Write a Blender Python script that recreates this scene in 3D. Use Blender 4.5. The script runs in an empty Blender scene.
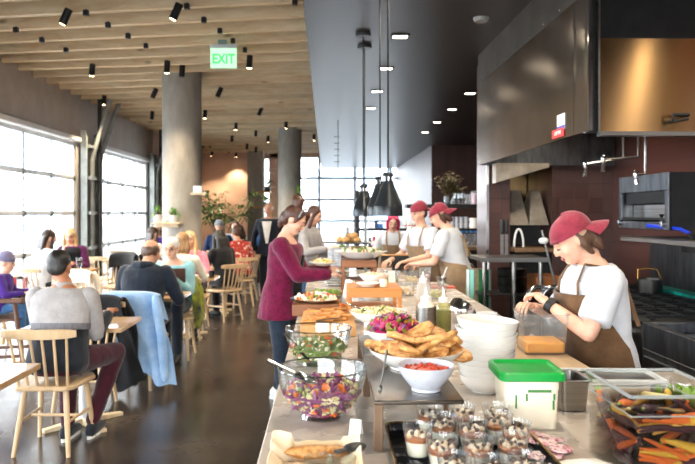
import bpy, bmesh, math, random
from mathutils import Vector, Matrix, Euler, noise
R = math.radians
PI = math.pi
random.seed(7)
SC = bpy.context.scene
COL = SC.collection

# ------------------------------------------------------------------ camera geometry
FPX, CX, HY, CAMZ, YAW = 676.0, 347.5, 213.0, 1.55, R(1.82)
AX = Vector((math.sin(YAW), math.cos(YAW), 0))
RX = Vector((math.cos(YAW), -math.sin(YAW), 0))

def P(px, py, d):
    """point seen at px,py at depth d (metres along the lens axis)"""
    v = AX*d + RX*((px-CX)/FPX*d)
    v.z = CAMZ - (py-HY)/FPX*d
    return v

def G(px, py, z=0.0):
    """point of the horizontal plane z seen at px,py"""
    return P(px, py, (CAMZ-z)*FPX/(py-HY))

def XY(px, y):
    """world x of the pixel column px at world distance y"""
    t = (px-CX)/FPX
    return y*(math.sin(YAW)+t*math.cos(YAW))/(math.cos(YAW)-t*math.sin(YAW))

# ------------------------------------------------------------------ mesh builder
class MB:
    def __init__(s):
        s.v = []; s.f = []; s.m = []; s.M = Matrix.Identity(4); s.mi = 0
    def add(s, vs, fs, M=None):
        b = len(s.v); T = s.M if M is None else s.M @ M
        s.v += [tuple(T @ Vector(p)) for p in vs]
        s.f += [tuple(b+i for i in f) for f in fs]
        s.m += [s.mi]*len(fs)
        return s
    def box(s, c, d, rot=None):
        x, y, z = d[0]/2, d[1]/2, d[2]/2
        vs = [(-x,-y,-z),(x,-y,-z),(x,y,-z),(-x,y,-z),(-x,-y,z),(x,-y,z),(x,y,z),(-x,y,z)]
        fs = [(0,3,2,1),(4,5,6,7),(0,1,5,4),(1,2,6,5),(2,3,7,6),(3,0,4,7)]
        M = Matrix.Translation(c)
        if rot is not None: M = M @ Euler(rot).to_matrix().to_4x4()
        return s.add(vs, fs, M)
    def box2(s, a, b):
        return s.box([(a[i]+b[i])/2 for i in range(3)], [abs(b[i]-a[i]) for i in range(3)])
    def prism(s, poly, z0, z1):
        n = len(poly)
        vs = [(p[0],p[1],z0) for p in poly]+[(p[0],p[1],z1) for p in poly]
        fs = [tuple(range(n-1,-1,-1)), tuple(range(n,2*n))]+[(i,(i+1)%n,n+(i+1)%n,n+i) for i in range(n)]
        return s.add(vs, fs)
    def lathe(s, prof, n=24, c=(0,0,0), sx=1, sy=1, M=None, wave=None):
        vs = []; fs = []; k = len(prof)
        for r, z in prof:
            for i in range(n):
                a = 2*PI*i/n
                w = 1.0 if wave is None else wave(a, r, z)
                vs.append((c[0]+r*w*sx*math.cos(a), c[1]+r*w*sy*math.sin(a), c[2]+z))
        for j in range(k-1):
            for i in range(n):
                i2 = (i+1) % n
                fs.append((j*n+i, j*n+i2, (j+1)*n+i2, (j+1)*n+i))
        if prof[0][0] > 1e-6: fs.append(tuple(range(n-1,-1,-1)))
        if prof[-1][0] > 1e-6: fs.append(tuple((k-1)*n+i for i in range(n)))
        return s.add(vs, fs, M)
    def shell(s, prof, t, n=24, c=(0,0,0), sx=1, sy=1, M=None):
        """open vessel: outer profile bottom->rim, then back down inside"""
        inner = [(max(r-t,0.0005), z+ (t if i == 0 else 0)) for i, (r, z) in enumerate(prof)]
        full = [(0.0005, prof[0][1])]+list(prof)+list(reversed(inner))+[(0.0005, prof[0][1]+t)]
        return s.lathe(full, n, c, sx, sy, M)
    def tube(s, pts, r, n=8, cap=True, ell=None):
        pts = [Vector(p) for p in pts]
        rs = r if isinstance(r, (list, tuple)) else [r]*len(pts)
        vs = []; fs = []
        up = None
        for i, p in enumerate(pts):
            a = pts[max(i-1,0)]; b = pts[min(i+1,len(pts)-1)]
            t = (b-a).normalized() if (b-a).length > 1e-9 else Vector((0,0,1))
            if up is None:
                up = Vector((0,0,1)) if abs(t.z) < .9 else Vector((0,1,0))
            x = t.cross(up)
            if x.length < 1e-6: x = t.cross(Vector((1,0,0)))
            x.normalize(); up = x.cross(t).normalized()
            for k in range(n):
                an = 2*PI*k/n
                e = (1,1) if ell is None else ell
                vs.append(tuple(p + x*(math.cos(an)*rs[i]*e[0]) + up*(math.sin(an)*rs[i]*e[1])))
        for j in range(len(pts)-1):
            for k in range(n):
                k2 = (k+1) % n
                fs.append((j*n+k, j*n+k2, (j+1)*n+k2, (j+1)*n+k))
        if cap:
            fs.append(tuple(range(n-1,-1,-1))); m = (len(pts)-1)*n
            fs.append(tuple(m+k for k in range(n)))
        return s.add(vs, fs)
    def caps(s, pts, rs, n=12):
        """tube with rounded ends (a chain of joined limbs)"""
        pts = [Vector(p) for p in pts]; rs = list(rs)
        d0 = (pts[0]-pts[1]).normalized(); d1 = (pts[-1]-pts[-2]).normalized()
        P0 = []; R0 = []
        for a in (85, 60, 30):
            P0.append(pts[0]+d0*rs[0]*math.sin(R(a))); R0.append(rs[0]*math.cos(R(a)))
        P1 = []; R1 = []
        for a in (30, 60, 85):
            P1.append(pts[-1]+d1*rs[-1]*math.sin(R(a))); R1.append(rs[-1]*math.cos(R(a)))
        return s.tube(P0+pts+P1, R0+rs+R1, n)
    def blob(s, c, r, rot=None, n=12, m=8, jit=0, seed=0):
        vs = []; fs = []
        if not isinstance(r, (tuple, list)): r = (r, r, r)
        vs.append((0,0,-1))
        for j in range(1, m):
            ph = -PI/2+PI*j/m
            for i in range(n):
                a = 2*PI*i/n
                vs.append((math.cos(ph)*math.cos(a), math.cos(ph)*math.sin(a), math.sin(ph)))
        vs.append((0,0,1))
        for i in range(n):
            fs.append((0, 1+(i+1)%n, 1+i))
            fs.append((len(vs)-1, 1+(m-2)*n+i, 1+(m-2)*n+(i+1)%n))
        for j in range(m-2):
            for i in range(n):
                fs.append((1+j*n+i, 1+j*n+(i+1)%n, 1+(j+1)*n+(i+1)%n, 1+(j+1)*n+i))
        out = []
        for v in vs:
            k = 1.0
            if jit: k += jit*noise.noise(Vector(v)*1.7+Vector((seed*3.1, seed*1.7, seed)))
            out.append((v[0]*r[0]*k, v[1]*r[1]*k, v[2]*r[2]*k))
        M = Matrix.Translation(c)
        if rot is not None: M = M @ (rot.to_4x4() if isinstance(rot, Matrix) else Euler(rot).to_matrix().to_4x4())
        return s.add(out, fs, M)
    def grid(s, fn, nu, nv, closed=False):
        vs = [tuple(fn(i/(nu if closed else nu-1), j/(nv-1))) for j in range(nv) for i in range(nu)]
        fs = []
        for j in range(nv-1):
            for i in range(nu if closed else nu-1):
                i2 = (i+1) % nu
                fs.append((j*nu+i, j*nu+i2, (j+1)*nu+i2, (j+1)*nu+i))
        return s.add(vs, fs)
    def sheet(s, fn, nu, nv, t=0.004):
        """a thin solid sheet over fn(u,v)"""
        F = [[Vector(fn(i/(nu-1), j/(nv-1))) for i in range(nu)] for j in range(nv)]
        vs = []
        def nrm(i, j):
            a = F[j][min(i+1,nu-1)]-F[j][max(i-1,0)]; b = F[min(j+1,nv-1)][i]-F[max(j-1,0)][i]
            c = a.cross(b)
            return c.normalized() if c.length > 1e-12 else Vector((0,0,1))
        N = [[nrm(i,j) for i in range(nu)] for j in range(nv)]
        for j in range(nv):
            for i in range(nu): vs.append(tuple(F[j][i]+N[j][i]*t/2))
        for j in range(nv):
            for i in range(nu): vs.append(tuple(F[j][i]-N[j][i]*t/2))
        o = nu*nv; fs = []
        for j in range(nv-1):
            for i in range(nu-1):
                a, b, c, d = j*nu+i, j*nu+i+1, (j+1)*nu+i+1, (j+1)*nu+i
                fs.append((a,b,c,d)); fs.append((o+d,o+c,o+b,o+a))
        for i in range(nu-1):
            fs.append((i+1,i,o+i,o+i+1)); k = (nv-1)*nu
            fs.append((k+i,k+i+1,o+k+i+1,o+k+i))
        for j in range(nv-1):
            fs.append((j*nu,(j+1)*nu,o+(j+1)*nu,o+j*nu)); k = nu-1
            fs.append(((j+1)*nu+k,j*nu+k,o+j*nu+k,o+(j+1)*nu+k))
        return s.add(vs, fs)
    def loft(s, rings):
        n = len(rings[0]); vs = [tuple(p) for r in rings for p in r]; fs = []
        for j in range(len(rings)-1):
            for i in range(n):
                i2 = (i+1) % n
                fs.append((j*n+i, j*n+i2, (j+1)*n+i2, (j+1)*n+i))
        fs.append(tuple(range(n-1,-1,-1))); fs.append(tuple((len(rings)-1)*n+i for i in range(n)))
        return s.add(vs, fs)
    def mesh(s, name):
        me = bpy.data.meshes.new(name)
        me.from_pydata(s.v, [], s.f)
        me.update()
        return me

def finish(me, mats, mis=None, smooth=True, ang=38):
    if not isinstance(mats, (list, tuple)): mats = [mats]
    for m in mats: me.materials.append(m)
    n = len(me.polygons)
    if mis and len(mats) > 1: me.polygons.foreach_set('material_index', mis)
    me.polygons.foreach_set('use_smooth', [smooth]*n)
    if smooth: me.set_sharp_from_angle(angle=R(ang))
    me.update()

def obj(name, mb, mat, parent=None, bevel=0, smooth=True, ang=38, loc=None, rot=None, sub=0, seg=2):
    me = mb.mesh(name)
    bm = bmesh.new(); bm.from_mesh(me); bmesh.ops.recalc_face_normals(bm, faces=bm.faces); bm.to_mesh(me); bm.free()
    finish(me, mat, mb.m, smooth, ang)
    o = bpy.data.objects.new(name, me); COL.objects.link(o)
    if parent is not None: o.parent = parent
    if loc is not None: o.location = loc
    if rot is not None: o.rotation_euler = rot
    if bevel:
        b = o.modifiers.new('bevel', 'BEVEL'); b.width = bevel; b.segments = seg; b.limit_method = 'ANGLE'; b.angle_limit = R(40)
    if sub:
        b = o.modifiers.new('sub', 'SUBSURF'); b.levels = sub; b.render_levels = sub
    return o

def remesh(mb, voxel, smooth_it=4, fac=.5):
    me = mb.mesh('tmp'); o = bpy.data.objects.new('tmp', me); COL.objects.link(o)
    m = o.modifiers.new('r', 'REMESH'); m.mode = 'VOXEL'; m.voxel_size = voxel; m.use_smooth_shade = True
    if smooth_it:
        k = o.modifiers.new('s', 'SMOOTH'); k.iterations = smooth_it; k.factor = fac
    dg = bpy.context.evaluated_depsgraph_get()
    ev = o.evaluated_get(dg)
    out = bpy.data.meshes.new_from_object(ev)
    bpy.data.objects.remove(o); bpy.data.meshes.remove(me)
    return out

def wrinkle(me, amp, fx=9, fz=16, seed=0):
    vs = me.vertices; no = [v.normal.copy() for v in vs]
    for v, n in zip(vs, no):
        p = v.co
        k = noise.noise(Vector((p.x*fx+seed, p.y*fx, p.z*fz*.55)))+.5*noise.noise(Vector((p.x*fx*2.2, p.y*fx*2.2+seed, p.z*fz)))
        r = 1-abs(noise.noise(Vector((p.x*6+seed*2, p.y*6, p.z*11))))*2.2
        v.co = p+n*amp*(k*.8+.5*r)

def robj(name, mb, mat, parent, voxel, smooth_it=4, extra=None, fac=.5, wr=0):
    """one continuous skin grown over overlapping shapes"""
    me = remesh(mb, voxel, smooth_it, fac)
    if extra is not None and extra.v:
        bm = bmesh.new(); bm.from_mesh(me)
        nv = [bm.verts.new(v) for v in extra.v]
        for f in extra.f:
            try: bm.faces.new([nv[i] for i in f])
            except ValueError: pass
        bmesh.ops.recalc_face_normals(bm, faces=bm.faces)
        bm.to_mesh(me); bm.free()
    if wr: wrinkle(me, wr, seed=len(me.vertices) % 17)
    me.materials.clear()
    finish(me, mat, None, True, 70)
    me.name = name
    o = bpy.data.objects.new(name, me); COL.objects.link(o)
    if parent is not None: o.parent = parent
    return o

def thing(name, label, cat, loc=(0,0,0), rz=0, group=None):
    o = bpy.data.objects.new(name, None); COL.objects.link(o)
    o.empty_display_size = .1
    o.location = loc; o.rotation_euler = (0,0,rz)
    o['label'] = label; o['category'] = cat
    if group: o['group'] = group
    return o

def tag(o, label, cat, group=None, kind=None):
    o['label'] = label; o['category'] = cat
    if group: o['group'] = group
    if kind: o['kind'] = kind
    return o

def struct(name, mb, mat, parent=None, **k):
    o = obj(name, mb, mat, parent, **k)
    if parent is None: o['kind'] = 'structure'
    return o

def dup(root, loc=None, rz=None, label=None, group=None, rot=None, scale=None):
    kids = {}
    def cp(o, parent):
        c = o.copy(); COL.objects.link(c)
        if parent is not None: c.parent = parent
        for ch in o.children: cp(ch, c)
        return c
    c = cp(root, None)
    if loc is not None: c.location = loc
    if rz is not None: c.rotation_euler = (0,0,rz)
    if rot is not None: c.rotation_euler = rot
    if scale is not None: c.scale = scale
    if label: c['label'] = label
    if group: c['group'] = group
    return c

def text(name, body, size, mat, parent, loc, rot, extrude=.0008, sx=1.0, bold=0.0):
    cu = bpy.data.curves.new(name, 'FONT'); cu.body = body; cu.size = size; cu.align_x = 'CENTER'; cu.align_y = 'CENTER'
    cu.extrude = extrude; cu.offset = bold
    o = bpy.data.objects.new(name, cu); COL.objects.link(o)
    dg = bpy.context.evaluated_depsgraph_get()
    me = bpy.data.meshes.new_from_object(o.evaluated_get(dg))
    bpy.data.objects.remove(o)
    me.materials.clear(); me.materials.append(mat)
    o = bpy.data.objects.new(name, me); COL.objects.link(o)
    o.parent = parent; o.location = loc; o.rotation_euler = rot; o.scale = (sx,1,1)
    return o

# ------------------------------------------------------------------ materials
def S(h):
    h = h.lstrip('#'); c = [int(h[i:i+2],16)/255 for i in (0,2,4)]
    return tuple((x/12.92 if x <= .04045 else ((x+.055)/1.055)**2.4) for x in c)+(1,)

class NT:
    def __init__(s, name):
        s.m = bpy.data.materials.new(name); s.m.use_nodes = True
        s.t = s.m.node_tree; s.t.nodes.clear()
        s.out = s.n('ShaderNodeOutputMaterial')
    def n(s, ty, **k):
        x = s.t.nodes.new(ty)
        for a, b in k.items():
            if a in x.inputs.keys(): x.inputs[a].default_value = b
            else: setattr(x, a, b)
        return x
    def l(s, a, b): s.t.links.new(a, b)

def coords(t, scale=(1,1,1), rot=(0,0,0), kind='Object'):
    c = t.n('ShaderNodeTexCoord'); m = t.n('ShaderNodeMapping')
    m.inputs['Scale'].default_value = scale; m.inputs['Rotation'].default_value = rot
    t.l(c.outputs[kind], m.inputs['Vector']); return m.outputs['Vector']

def pm(name, col, rough=.5, metal=0, col2=None, nscale=(8,8,8), detail=4, lo=.35, hi=.65, bump=0, bscale=None, spec=.5,
       sheen=0, sss=0, trans=0, coat=0, emit=None, estr=0, distort=0, aniso=0, rough2=None):
    t = NT(name); b = t.n('ShaderNodeBsdfPrincipled')
    col = S(col) if isinstance(col, str) else col
    b.inputs['Base Color'].default_value = col
    b.inputs['Roughness'].default_value = rough; b.inputs['Metallic'].default_value = metal
    b.inputs['Specular IOR Level'].default_value = spec
    if sheen: b.inputs['Sheen Weight'].default_value = sheen
    if sss:
        b.inputs['Subsurface Weight'].default_value = sss; b.inputs['Subsurface Radius'].default_value = (.012,.005,.003); b.inputs['Subsurface Scale'].default_value = 1
    if coat: b.inputs['Coat Weight'].default_value = coat; b.inputs['Coat Roughness'].default_value = .08
    if emit: b.inputs['Emission Color'].default_value = S(emit); b.inputs['Emission Strength'].default_value = estr
    if trans: b.inputs['Transmission Weight'].default_value = trans
    if aniso:
        b.inputs['Anisotropic'].default_value = aniso; b.inputs['Anisotropic Rotation'].default_value = .25
        tg = t.n('ShaderNodeTangent', direction_type='RADIAL', axis='Z'); t.l(tg.outputs[0], b.inputs['Tangent'])
    if isinstance(nscale, (int, float)): nscale = (nscale,)*3
    if col2 or rough2 is not None:
        nz = t.n('ShaderNodeTexNoise', Scale=1.0, Detail=detail, Roughness=.6, Distortion=distort)
        t.l(coords(t, nscale), nz.inputs['Vector'])
        rp = t.n('ShaderNodeMapRange'); rp.inputs[1].default_value = lo; rp.inputs[2].default_value = hi
        t.l(nz.outputs[0], rp.inputs[0])
        if col2:
            mx = t.n('ShaderNodeMixRGB'); mx.inputs[1].default_value = col; mx.inputs[2].default_value = S(col2) if isinstance(col2, str) else col2
            t.l(rp.outputs[0], mx.inputs[0]); t.l(mx.outputs[0], b.inputs['Base Color'])
        if rough2 is not None:
            mr = t.n('ShaderNodeMapRange'); mr.inputs[3].default_value = rough; mr.inputs[4].default_value = rough2
            t.l(rp.outputs[0], mr.inputs[0]); t.l(mr.outputs[0], b.inputs['Roughness'])
    if bump:
        bs = bscale or nscale
        if isinstance(bs, (int, float)): bs = (bs,)*3
        nb = t.n('ShaderNodeTexNoise', Scale=1.0, Detail=3)
        t.l(coords(t, bs), nb.inputs['Vector'])
        bp = t.n('ShaderNodeBump', Strength=bump, Distance=.01)
        t.l(nb.outputs[0], bp.inputs['Height']); t.l(bp.outputs[0], b.inputs['Normal'])
    t.l(b.outputs[0], t.out.inputs[0])
    return t.m

def glassmat(name, tint=(1,1,1,1), refl=.06, rough=.02, milky=0, milk=(1,1,1,1), gmax=.75):
    """thin clear pane or vessel: mostly see-through, mirror-like at grazing angles"""
    t = NT(name)
    tr = t.n('ShaderNodeBsdfTransparent'); tr.inputs[0].default_value = tint
    gl = t.n('ShaderNodeBsdfGlossy'); gl.inputs['Roughness'].default_value = rough
    lw = t.n('ShaderNodeLayerWeight', Blend=.35)
    mr = t.n('ShaderNodeMapRange'); mr.inputs[3].default_value = refl; mr.inputs[4].default_value = gmax
    t.l(lw.outputs['Facing'], mr.inputs[0])
    pw = t.n('ShaderNodeMath', operation='POWER'); pw.inputs[1].default_value = 1.6
    t.l(mr.outputs[0], pw.inputs[0])
    mx = t.n('ShaderNodeMixShader'); t.l(pw.outputs[0], mx.inputs[0]); t.l(tr.outputs[0], mx.inputs[1]); t.l(gl.outputs[0], mx.inputs[2])
    o = mx.outputs[0]
    if milky:
        df = t.n('ShaderNodeBsdfDiffuse'); df.inputs[0].default_value = milk
        tl = t.n('ShaderNodeBsdfTranslucent'); tl.inputs[0].default_value = milk
        a = t.n('ShaderNodeMixShader'); t.l(df.outputs[0], a.inputs[1]); t.l(tl.outputs[0], a.inputs[2])
        m2 = t.n('ShaderNodeMixShader'); m2.inputs[0].default_value = milky; t.l(o, m2.inputs[1]); t.l(a.outputs[0], m2.inputs[2]); o = m2.outputs[0]
    t.l(o, t.out.inputs[0])
    return t.m

def tilemat(name, c1, c2, grout, size=.155, rough=.28, rot=(R(90),0,0)):
    t = NT(name); b = t.n('ShaderNodeBsdfPrincipled', Roughness=rough)
    br = t.n('ShaderNodeTexBrick', Scale=1.0, offset=0.0); br.inputs['Color1'].default_value = S(c1); br.inputs['Color2'].default_value = S(c2)
    br.inputs['Mortar'].default_value = S(grout); br.inputs['Mortar Size'].default_value = .0022; br.inputs['Mortar Smooth'].default_value = .2
    br.inputs['Brick Width'].default_value = size; br.inputs['Row Height'].default_value = size; br.inputs['Bias'].default_value = 0
    t.l(coords(t, (1,1,1), rot), br.inputs['Vector'])
    t.l(br.outputs[0], b.inputs['Base Color'])
    bp = t.n('ShaderNodeBump', Strength=.4, Distance=.002, invert=True); t.l(br.outputs['Fac'], bp.inputs['Height']); t.l(bp.outputs[0], b.inputs['Normal'])
    t.l(b.outputs[0], t.out.inputs[0]); return t.m

def woodmat(name, c1, c2, axis='X', rough=.45, sc=1.0, knots=False, coat=0):
    t = NT(name); b = t.n('ShaderNodeBsdfPrincipled', Roughness=rough)
    s = [22*sc, 22*sc, 22*sc]; s['XYZ'.index(axis)] = 1.6*sc
    v = coords(t, s)
    nz = t.n('ShaderNodeTexNoise', Scale=1.0, Detail=5, Roughness=.65, Distortion=.6); t.l(v, nz.inputs['Vector'])
    rp = t.n('ShaderNodeValToRGB'); rp.color_ramp.elements[0].position = .3; rp.color_ramp.elements[1].position = .72
    rp.color_ramp.elements[0].color = S(c1); rp.color_ramp.elements[1].color = S(c2)
    t.l(nz.outputs[0], rp.inputs[0]); o = rp.outputs[0]
    oi = t.n('ShaderNodeObjectInfo'); hs = t.n('ShaderNodeHueSaturation')
    mr = t.n('ShaderNodeMapRange'); mr.inputs[3].default_value = .86; mr.inputs[4].default_value = 1.12
    t.l(oi.outputs['Random'], mr.inputs[0]); t.l(mr.outputs[0], hs.inputs['Value']); t.l(o, hs.inputs['Color']); o = hs.outputs[0]
    if knots:
        vo = t.n('ShaderNodeTexVoronoi', Scale=1.0, Randomness=1); ks = [3.2]*3; ks['XYZ'.index(axis)] = 1.3
        t.l(coords(t, ks), vo.inputs['Vector'])
        k = t.n('ShaderNodeMapRange'); k.inputs[1].default_value = .03; k.inputs[2].default_value = .12; k.inputs[3].default_value = .75; k.inputs[4].default_value = 0
        t.l(vo.outputs['Distance'], k.inputs[0])
        mx = t.n('ShaderNodeMixRGB'); mx.inputs[2].default_value = S('#6b4a2c'); t.l(k.outputs[0], mx.inputs[0]); t.l(o, mx.inputs[1]); o = mx.outputs[0]
    t.l(o, b.inputs['Base Color'])
    if coat: b.inputs['Coat Weight'].default_value = coat
    t.l(b.outputs[0], t.out.inputs[0]); return t.m

def emat(name, col, strength):
    t = NT(name); e = t.n('ShaderNodeEmission', Strength=strength); e.inputs[0].default_value = S(col) if isinstance(col, str) else col
    t.l(e.outputs[0], t.out.inputs[0]); return t.m

M = {}
M['floor'] = pm('floor_concrete', '#4a3f36', .3, col2='#2e2823', nscale=1.6, detail=8, rough2=.16, lo=.3, hi=.7, bump=.04, bscale=40)
M['concrete'] = pm('column_concrete', '#aaa49a', .75, col2='#8a857c', nscale=(5,5,2.2), detail=8, lo=.3, hi=.75, bump=.15, bscale=25)
M['beam'] = woodmat('ceiling_pine', '#d3b386', '#ead6b2', 'X', .55, .5, knots=True)
M['dark_ceiling'] = pm('dark_ceiling_plaster', '#1b1a1a', .36, col2='#232121', nscale=(1.2,2.2,1), detail=5, bump=.05, bscale=(3,14,3))
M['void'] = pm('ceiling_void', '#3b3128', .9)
M['wall_grey'] = pm('grey_wall_paint', '#bdb3ab', .6, col2='#afa59d', nscale=3)
M['wall_pink'] = pm('pink_wall_paint', '#dcb7a2', .7, col2='#cfa992', nscale=2)
M['tile'] = tilemat('brown_tile', '#503630', '#462e29', '#2a1a17')
M['tile_side'] = tilemat('brown_tile_side', '#56332b', '#4b2b25', '#2a1815', rot=(R(90),0,R(90)))
M['brownwall'] = pm('brown_wall_paint', '#4c302a', .5, col2='#42291f', nscale=(8,8,.5))
M['steel'] = pm('brushed_steel', '#a6a39e', .3, 1, col2='#8d8a86', nscale=(1.5,1.5,60), bump=.03, bscale=(2,2,160))
M['hood_steel'] = pm('hood_steel', '#b9b0a6', .2, 1, col2='#a89f94', nscale=(2,2,2), bump=.16, bscale=(3,2.6,1.0), aniso=.75)
M['hood_band'] = pm('hood_band_steel', '#8d867d', .38, 1, col2='#7d766e', nscale=3)
M['hood_warm'] = pm('hood_panel_steel', '#a58560', .24, 1, col2='#98794f', nscale=(3,3,1), aniso=.92)
M['steel_dark'] = pm('dark_steel', '#55534f', .35, 1, col2='#3d3b38', nscale=4)
M['steel_old'] = pm('worn_steel', '#7b7d80', .38, 1, col2='#585a5e', nscale=(14,14,3), detail=6)
M['chrome'] = pm('polished_steel', '#c9c9c9', .14, 1)
M['black_metal'] = pm('black_metal', '#191a1b', .42, .3, col2='#232425', nscale=9)
M['shelf_metal'] = pm('shelf_metal', '#141312', .5, .2, col2='#1d1b1a', nscale=9)
M['pendant'] = pm('pendant_black', '#26292c', .3, .5, col2='#34383b', nscale=(14,14,2))
M['alu'] = pm('aluminium_frame', '#e9ebeb', .45, 0, col2='#dfe2e2', nscale=5)
M['track'] = pm('track_steel', '#9a9d98', .5, .3, col2='#7f827e', nscale=6)
M['pane'] = glassmat('window_glass', (.97,.985,1,1), .05, .01)
M['glass'] = glassmat('clear_glass', (.92,.94,.935,1), .13, .02)
M['plastic_clear'] = glassmat('clear_plastic', (.93,.95,.95,1), .1, .05, .03, (.9,.92,.92,1))
M['plastic_haze'] = glassmat('hazy_plastic', (.96,.97,.975,1), .1, .12, .07, (.85,.87,.87,1))
M['lamp'] = emat('warm_lamp', '#ffd9a3', 30)
M['downlight'] = emat('downlight_lens', '#fff0d8', 14)
M['black'] = pm('black_paint', '#0e0e0e', .55, col2='#161616', nscale=10)
M['flue'] = pm('flue_steel_lit', '#b8ab9a', .4, .4, col2='#8f8375', nscale=5)  # lamp light on the steel put into a paler, less metallic colour
M['rubber'] = pm('black_plastic', '#151515', .4, col2='#1d1d1d', nscale=20)
M['chairwood'] = woodmat('chair_ash', '#bf9e75', '#d6bb95', 'Z', .4, 1)
M['tablewood'] = woodmat('table_ash', '#b98f62', '#d2ae80', 'X', .25, .6, coat=.4)
M['palewood'] = woodmat('pale_wood', '#cdb48e', '#e2cfae', 'Z', .45, 1)
M['darkwood'] = woodmat('dark_wood', '#4d2e1c', '#6b4128', 'Z', .45, 1)
M['orangewood'] = woodmat('riser_wood', '#b9722f', '#d88f45', 'X', .45, .8)
M['brownriser'] = woodmat('riser_brown_wood', '#7c4822', '#9a5e30', 'X', .45, .8)
M['boardwood'] = woodmat('board_wood', '#c98d4c', '#e2ad6c', 'X', .5, .6)
M['greywood'] = woodmat('weathered_wood', '#604832', '#7d6045', 'Z', .6, 1)
M['counter'] = pm('counter_stone', '#c3b7ab', .32, col2='#b3a698', nscale=6, detail=6, rough2=.2)
M['counter_side'] = pm('counter_panel', '#5a4c42', .5, col2='#4d4038', nscale=(2,2,20))
M['ceramic'] = pm('white_ceramic', '#ebe8e2', .18, spec=.6, col2='#e2ded6', nscale=7)
M['speckle'] = pm('grey_white_ceramic', '#c3c5cc', .25, col2='#b8bac2', nscale=60)
M['white_plastic'] = pm('white_plastic', '#ebebe8', .35, col2='#e2e2de', nscale=7)
M['cream_plastic'] = pm('cream_plastic', '#efe2cc', .35, sss=.1, col2='#e8d8be', nscale=7)
M['green_lid'] = pm('green_plastic', '#0f9a3c', .32, col2='#0c8a34', nscale=9)
M['paper'] = pm('white_paper', '#f0ece4', .7, col2='#e6e0d4', nscale=9)
M['parchment'] = pm('parchment_paper', '#eedcbf', .6, col2='#e2c79d', nscale=9)
M['gold'] = pm('gold_rim', '#c79a52', .25, 1, col2='#a87e3e', nscale=20)
M['leaf'] = pm('leaf_green', '#2f4c1e', .45, col2='#56702f', nscale=14)
M['leaf2'] = pm('leaf_bright_green', '#5d8f3a', .45, col2='#86ad55', nscale=18)
M['leaf3'] = pm('leaf_olive', '#5a5a2c', .5, col2='#86713c', nscale=18)
M['bark'] = pm('stem_brown', '#5a4430', .8, col2='#453323', nscale=18)
SKINS = {'fair': ('#e6b79c', '#dca68b'), 'tan': ('#b97f5d', '#a86f4f'), 'mid': ('#d3a083', '#c69074')}
for k, (a, b) in SKINS.items(): M['skin_'+k] = pm('skin_'+k, a, .5, col2=b, nscale=14, sss=.15)
M['lip'] = pm('lip_pink', '#b8645c', .4, col2='#a9564f', nscale=30)
M['eye'] = pm('eye_dark', '#231a17', .2, col2='#2c221e', nscale=30)
M['lash'] = pm('eyebrow_brown', '#5a3c2a', .7, col2='#4a3022', nscale=60)
def cloth(name, c, c2=None, ns=9, rough=.85, bump=.35, bs=45): 
    M[name] = pm(name, c, rough, col2=c2 or c, nscale=ns, sheen=.2, bump=bump, bscale=bs, spec=.2); return M[name]
cloth('white_cloth', '#d3d5da', '#c6c9d0', 9)
cloth('cream_cloth', '#e9dfd0', '#d9ccb9', 9)
cloth('apron_brown', '#6f5136', '#5e432b', 16)
cloth('apron_tan', '#9a8063', '#8a7156', 16)
cloth('maroon_knit', '#730d3c', '#570829', 22, bump=.6, bs=90)
cloth('maroon_cap', '#923343', '#7f2938', 20)
cloth('dark_denim', '#25303f', '#1c2531', 30)
cloth('navy_cloth', '#1d2532', '#151b25', 12)
cloth('light_denim', '#a5c3e2', '#86abd4', 9)
cloth('grey_knit', '#a5a09e', '#96918f', 14, bump=.4, bs=80)
cloth('charcoal_cloth', '#22262e', '#1a1d23', 16)
cloth('maroon_trouser', '#40111f', '#330c18', 16)
cloth('aqua_cloth', '#9fd0d6', '#86bcc4', 9)
cloth('pink_cloth', '#d992a4', '#c87c90', 9)
cloth('black_cloth', '#121214', '#1a1a1d', 12)
cloth('plum_cloth', '#5b1a4f', '#481340', 12)
cloth('purple_cloth', '#4b2a86', '#3c206e', 12)
cloth('blue_cloth', '#2a5c93', '#1f4b7d', 12)
cloth('navy_shirt', '#1e335c', '#172a4d', 12)
cloth('suit_cloth', '#20242d', '#181b22', 20)
cloth('grey_cloth', '#9aa2a8', '#7f888f', 12)
cloth('blue_jean', '#4d79a8', '#3d6590', 20)
cloth('brown_coat', '#6b5646', '#574536', 12)
cloth('yellow_jacket', '#a5a92c', '#2b2f38', 5)
cloth('beanie_cloth', '#9aa0a4', '#868c91', 50)
M['floral_red'] = pm('floral_red', '#a92f28', .85, col2='#ead3c4', nscale=22, detail=2, lo=.57, hi=.62)
HAIR = {'black': ('#16130f','#241d18'), 'dark': ('#2b1d15','#3d2a1e'), 'brown': ('#4a3222','#5f4330'), 'blonde': ('#b08a58','#d8ba86'),
        'grey': ('#c9c6c0','#e0ddd7'), 'pink': ('#d0305f','#b02450'), 'auburn': ('#3c2218','#5a3424'), 'honey': ('#7d5a38','#a07a4e')}
for k, (a, b) in HAIR.items(): M['hair_'+k] = pm('hair_'+k, a, .45, col2=b, nscale=(60,60,6), bump=.5, bscale=(120,120,8))
# ================================================================== THE ROOM
XL, YF = -4.65, 24.6          # left glazed wall, far wall
ZB, ZV, ZC = 3.7, 4.12, 3.2   # beam undersides, void above the beams, dark ceiling
XS = -.18                     # line where the timber ceiling meets the dark one
struct('floor', MB().box2((XL-.3,-3,-.1),(5.2,YF+.3,0)), M['floor'])
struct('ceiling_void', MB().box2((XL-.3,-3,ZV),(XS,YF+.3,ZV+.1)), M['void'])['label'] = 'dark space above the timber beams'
struct('ceiling', MB().box2((XS,-3,ZC),(5.2,YF+.3,ZV+.1)), M['dark_ceiling'])
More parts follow.
